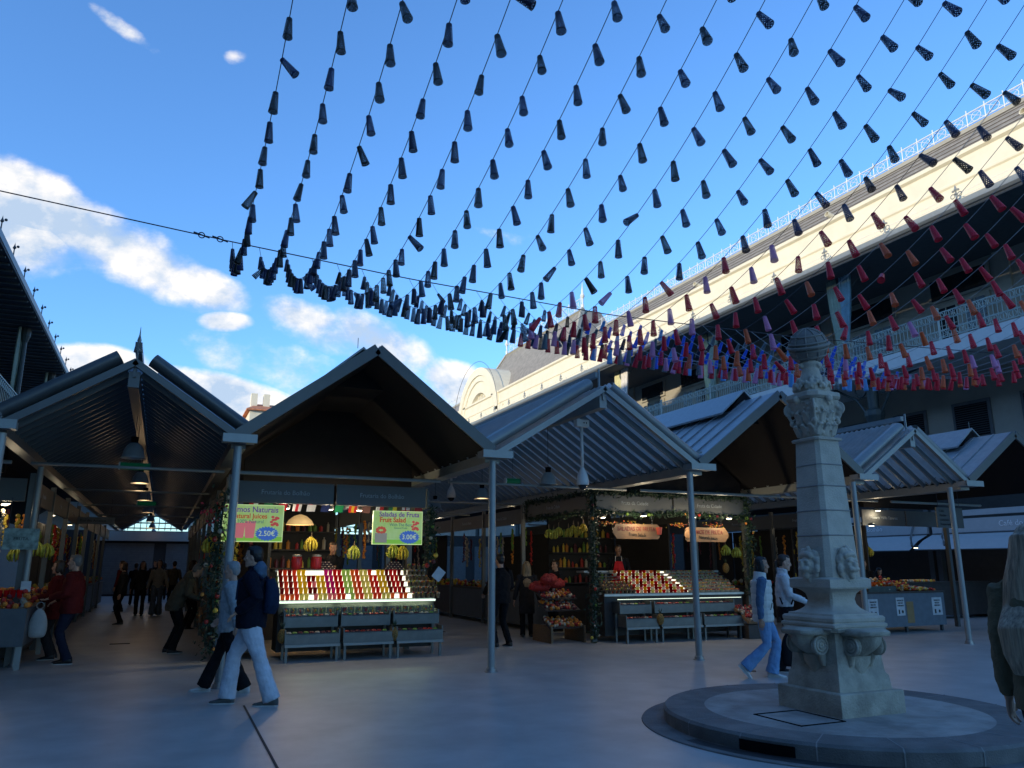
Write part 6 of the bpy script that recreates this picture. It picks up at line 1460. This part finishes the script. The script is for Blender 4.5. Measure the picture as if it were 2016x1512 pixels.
# sellers
person('seller in a black jumper resting folded hands on the juice counter', (3.06, 15.62, .36), R(176), .96, 'tan', c_blk, c_blk, s_blk, hb_, 'bun', hands=((-.03, .28, 1.22), (.05, .28, 1.22)), hem=.9, bulk=1.1, vox=.009, lean=.10, nod=.5)
def apron(t, T, H, arms, legs):
    mb = MB(); mb.loop([[T(-.08, .14, 1.36), T(0, .15, 1.36), T(.08, .14, 1.36)], [T(-.12, .16, 1.2), T(0, .185, 1.2), T(.12, .16, 1.2)], [T(-.19, .12, 1.0), T(0, .19, 1.0), T(.19, .12, 1.0)], [T(-.2, .12, .6), T(0, .2, .6), T(.2, .12, .6)]], cap=False, closed=False); o = mb.build('apron', c_apron, t); m = o.modifiers.new('s', 'SOLIDIFY'); m.thickness = .012
    mb = MB()
    for i in (-1, 1): mb.tube([T(i * .08, .14, 1.36), T(i * .07, .05, 1.48), T(0, -.05, 1.49)], .007, 5)
    mb.build('apron_strap', c_puff, t)
person('seller in a black shirt and red apron behind the second counter', (9.95, 16.2, .34), R(150), .98, 'dark', c_blk, c_blk, s_blk, hbl, 'bun', hands=((-.16, .2, 1.0), (.2, .25, 1.02)), hem=.85, vox=.010, extra=apron, turn=.25)
person('seller in black behind the pastry counter, right of the pillar', (17.0, 15.4, 0), R(120), 1.0, 'fair', c_blk, c_blk, s_blk, hb_, 'short', hands=((-.1, .3, 1.05), (.15, .3, 1.05)), vox=.013, nod=.5)
person('dark haired seller bending behind the long counter at the right', (20.6, 18.2, -.1), R(150), .95, 'fair', c_dk, c_blk, s_blk, hbl, 'bob', lean=.3, vox=.014, nod=1)
person('shopper in dark clothes standing between the second stall shelves', (9.0, 17.6, 0), R(100), .97, 'fair', c_dk, c_blk, s_blk, hb_, 'short', vox=.014)
# middle aisle
person('man in black seen from behind beside the tall post', (6.33, 14.85, 0), R(12), 1.03, 'fair', c_blk, c_blk, s_blk, hbl, 'short', feet=((-.14, .0, 0), (.16, -.03, 0)), hands=((-.2, .25, 1.0), (.2, .25, 1.0)), hem=.82, bulk=1.25, vox=.010)
person('woman with long blonde hair and dark coat before the orange rack', (7.68, 16.5, 0), R(-20), .95, 'fair', c_dk, c_blk, s_blk, hbd, 'long', hem=.55, bulk=1.1, vox=.010)
# two women left of the pillar
def vestx(t, T, H, arms, legs):
    mb = MB()
    for z in (.86, .96, 1.06, 1.16, 1.26, 1.36):
        w = .20 if z < 1.3 else .19; mb.etube([(T(0, 0, z - .05), w * .975, .148), (T(0, 0, z - .025), w * 1.0, .158), (T(0, 0, z + .02), w * 1.0, .158), (T(0, 0, z + .05), w * .975, .148)], 18)
    mb.etube([(T(0, -.01, 1.38), .15, .12), (T(0, -.01, 1.44), .11, .10), (T(0, -.005, 1.49), .095, .095), (T(0, 0, 1.53), .09, .09)], 16)
    mb.etube([(T(0, -.0, .80), .185, .135), (T(0, 0, .84), .195, .15)], 16)
    o = mb.build('vest', c_puff, t); remesh(o, .008, 2, .012)
    mb = MB(); mb.tube([T(.02, .165, .84), T(.02, .172, 1.1), T(.01, .15, 1.4)], .006, 5); mb.build('zip', M_black, t)
    mb = MB(); mb.tube([T(-.17, .10, .98), T(-.15, .13, 1.08)], .006, 5); mb.tube([T(.17, .10, .98), T(.15, .13, 1.08)], .006, 5); mb.build('pocket_zip', M_black, t)
person('woman in a white quilted vest and blue jeans walking right, left of the pillar', (8.15, 9.3, 0), R(-126), .97, 'tan', c_dend, c_den, s_wht, hbl, 'bob', feet=((-.09, .12, 0), (.09, -.26, .08)), hands=((-.24, .14, .86), (.27, -.06, .80)), hem=.86, flare=1.35, bulk=1.0, vox=.008, extra=vestx, foot_pitch=(0, -.85), legw=.98)
def strap(t, T, H, arms, legs):
    mb = MB(); mb.tube([T(-.12, .02, 1.47), T(-.06, .14, 1.35), T(.06, .16, 1.15), T(.17, .08, 1.0)], .013, 6); mb.tube([T(-.12, .0, 1.47), T(-.02, -.13, 1.3), T(.17, -.05, 1.0)], .013, 6); mb.build('bag_strap', c_blk, t)
person('woman in a white ribbed jumper and black trousers looking down, behind the pillar', (8.95, 9.7, 0), R(-128), 1.0, 'fair', c_wool, c_blk, s_blk, hb_, 'pony', feet=((-.09, .14, 0), (.09, -.12, 0)), hands=((-.1, .30, 1.05), (.16, .32, 1.02)), hem=.96, bulk=.98, flare=1.3, vox=.008, extra=strap, collar=True, nod=.3)
bag('black bag carried low behind the woman in jeans', 8.55, 9.25, .62, c_blk, 1.15, 'hand_bag')
person('long haired woman in an olive coat cut off by the right picture edge', (4.42, 2.84, 0), R(-80), 1.03, 'fair', c_coat, c_blk, s_blk, hlong, 'vlong', feet=((-.09, .12, 0), (.09, -.1, 0)), hands=((-.245, .05, .84), (.245, .05, .84)), hem=.80, bulk=1.08, vox=.009, legw=1.05)
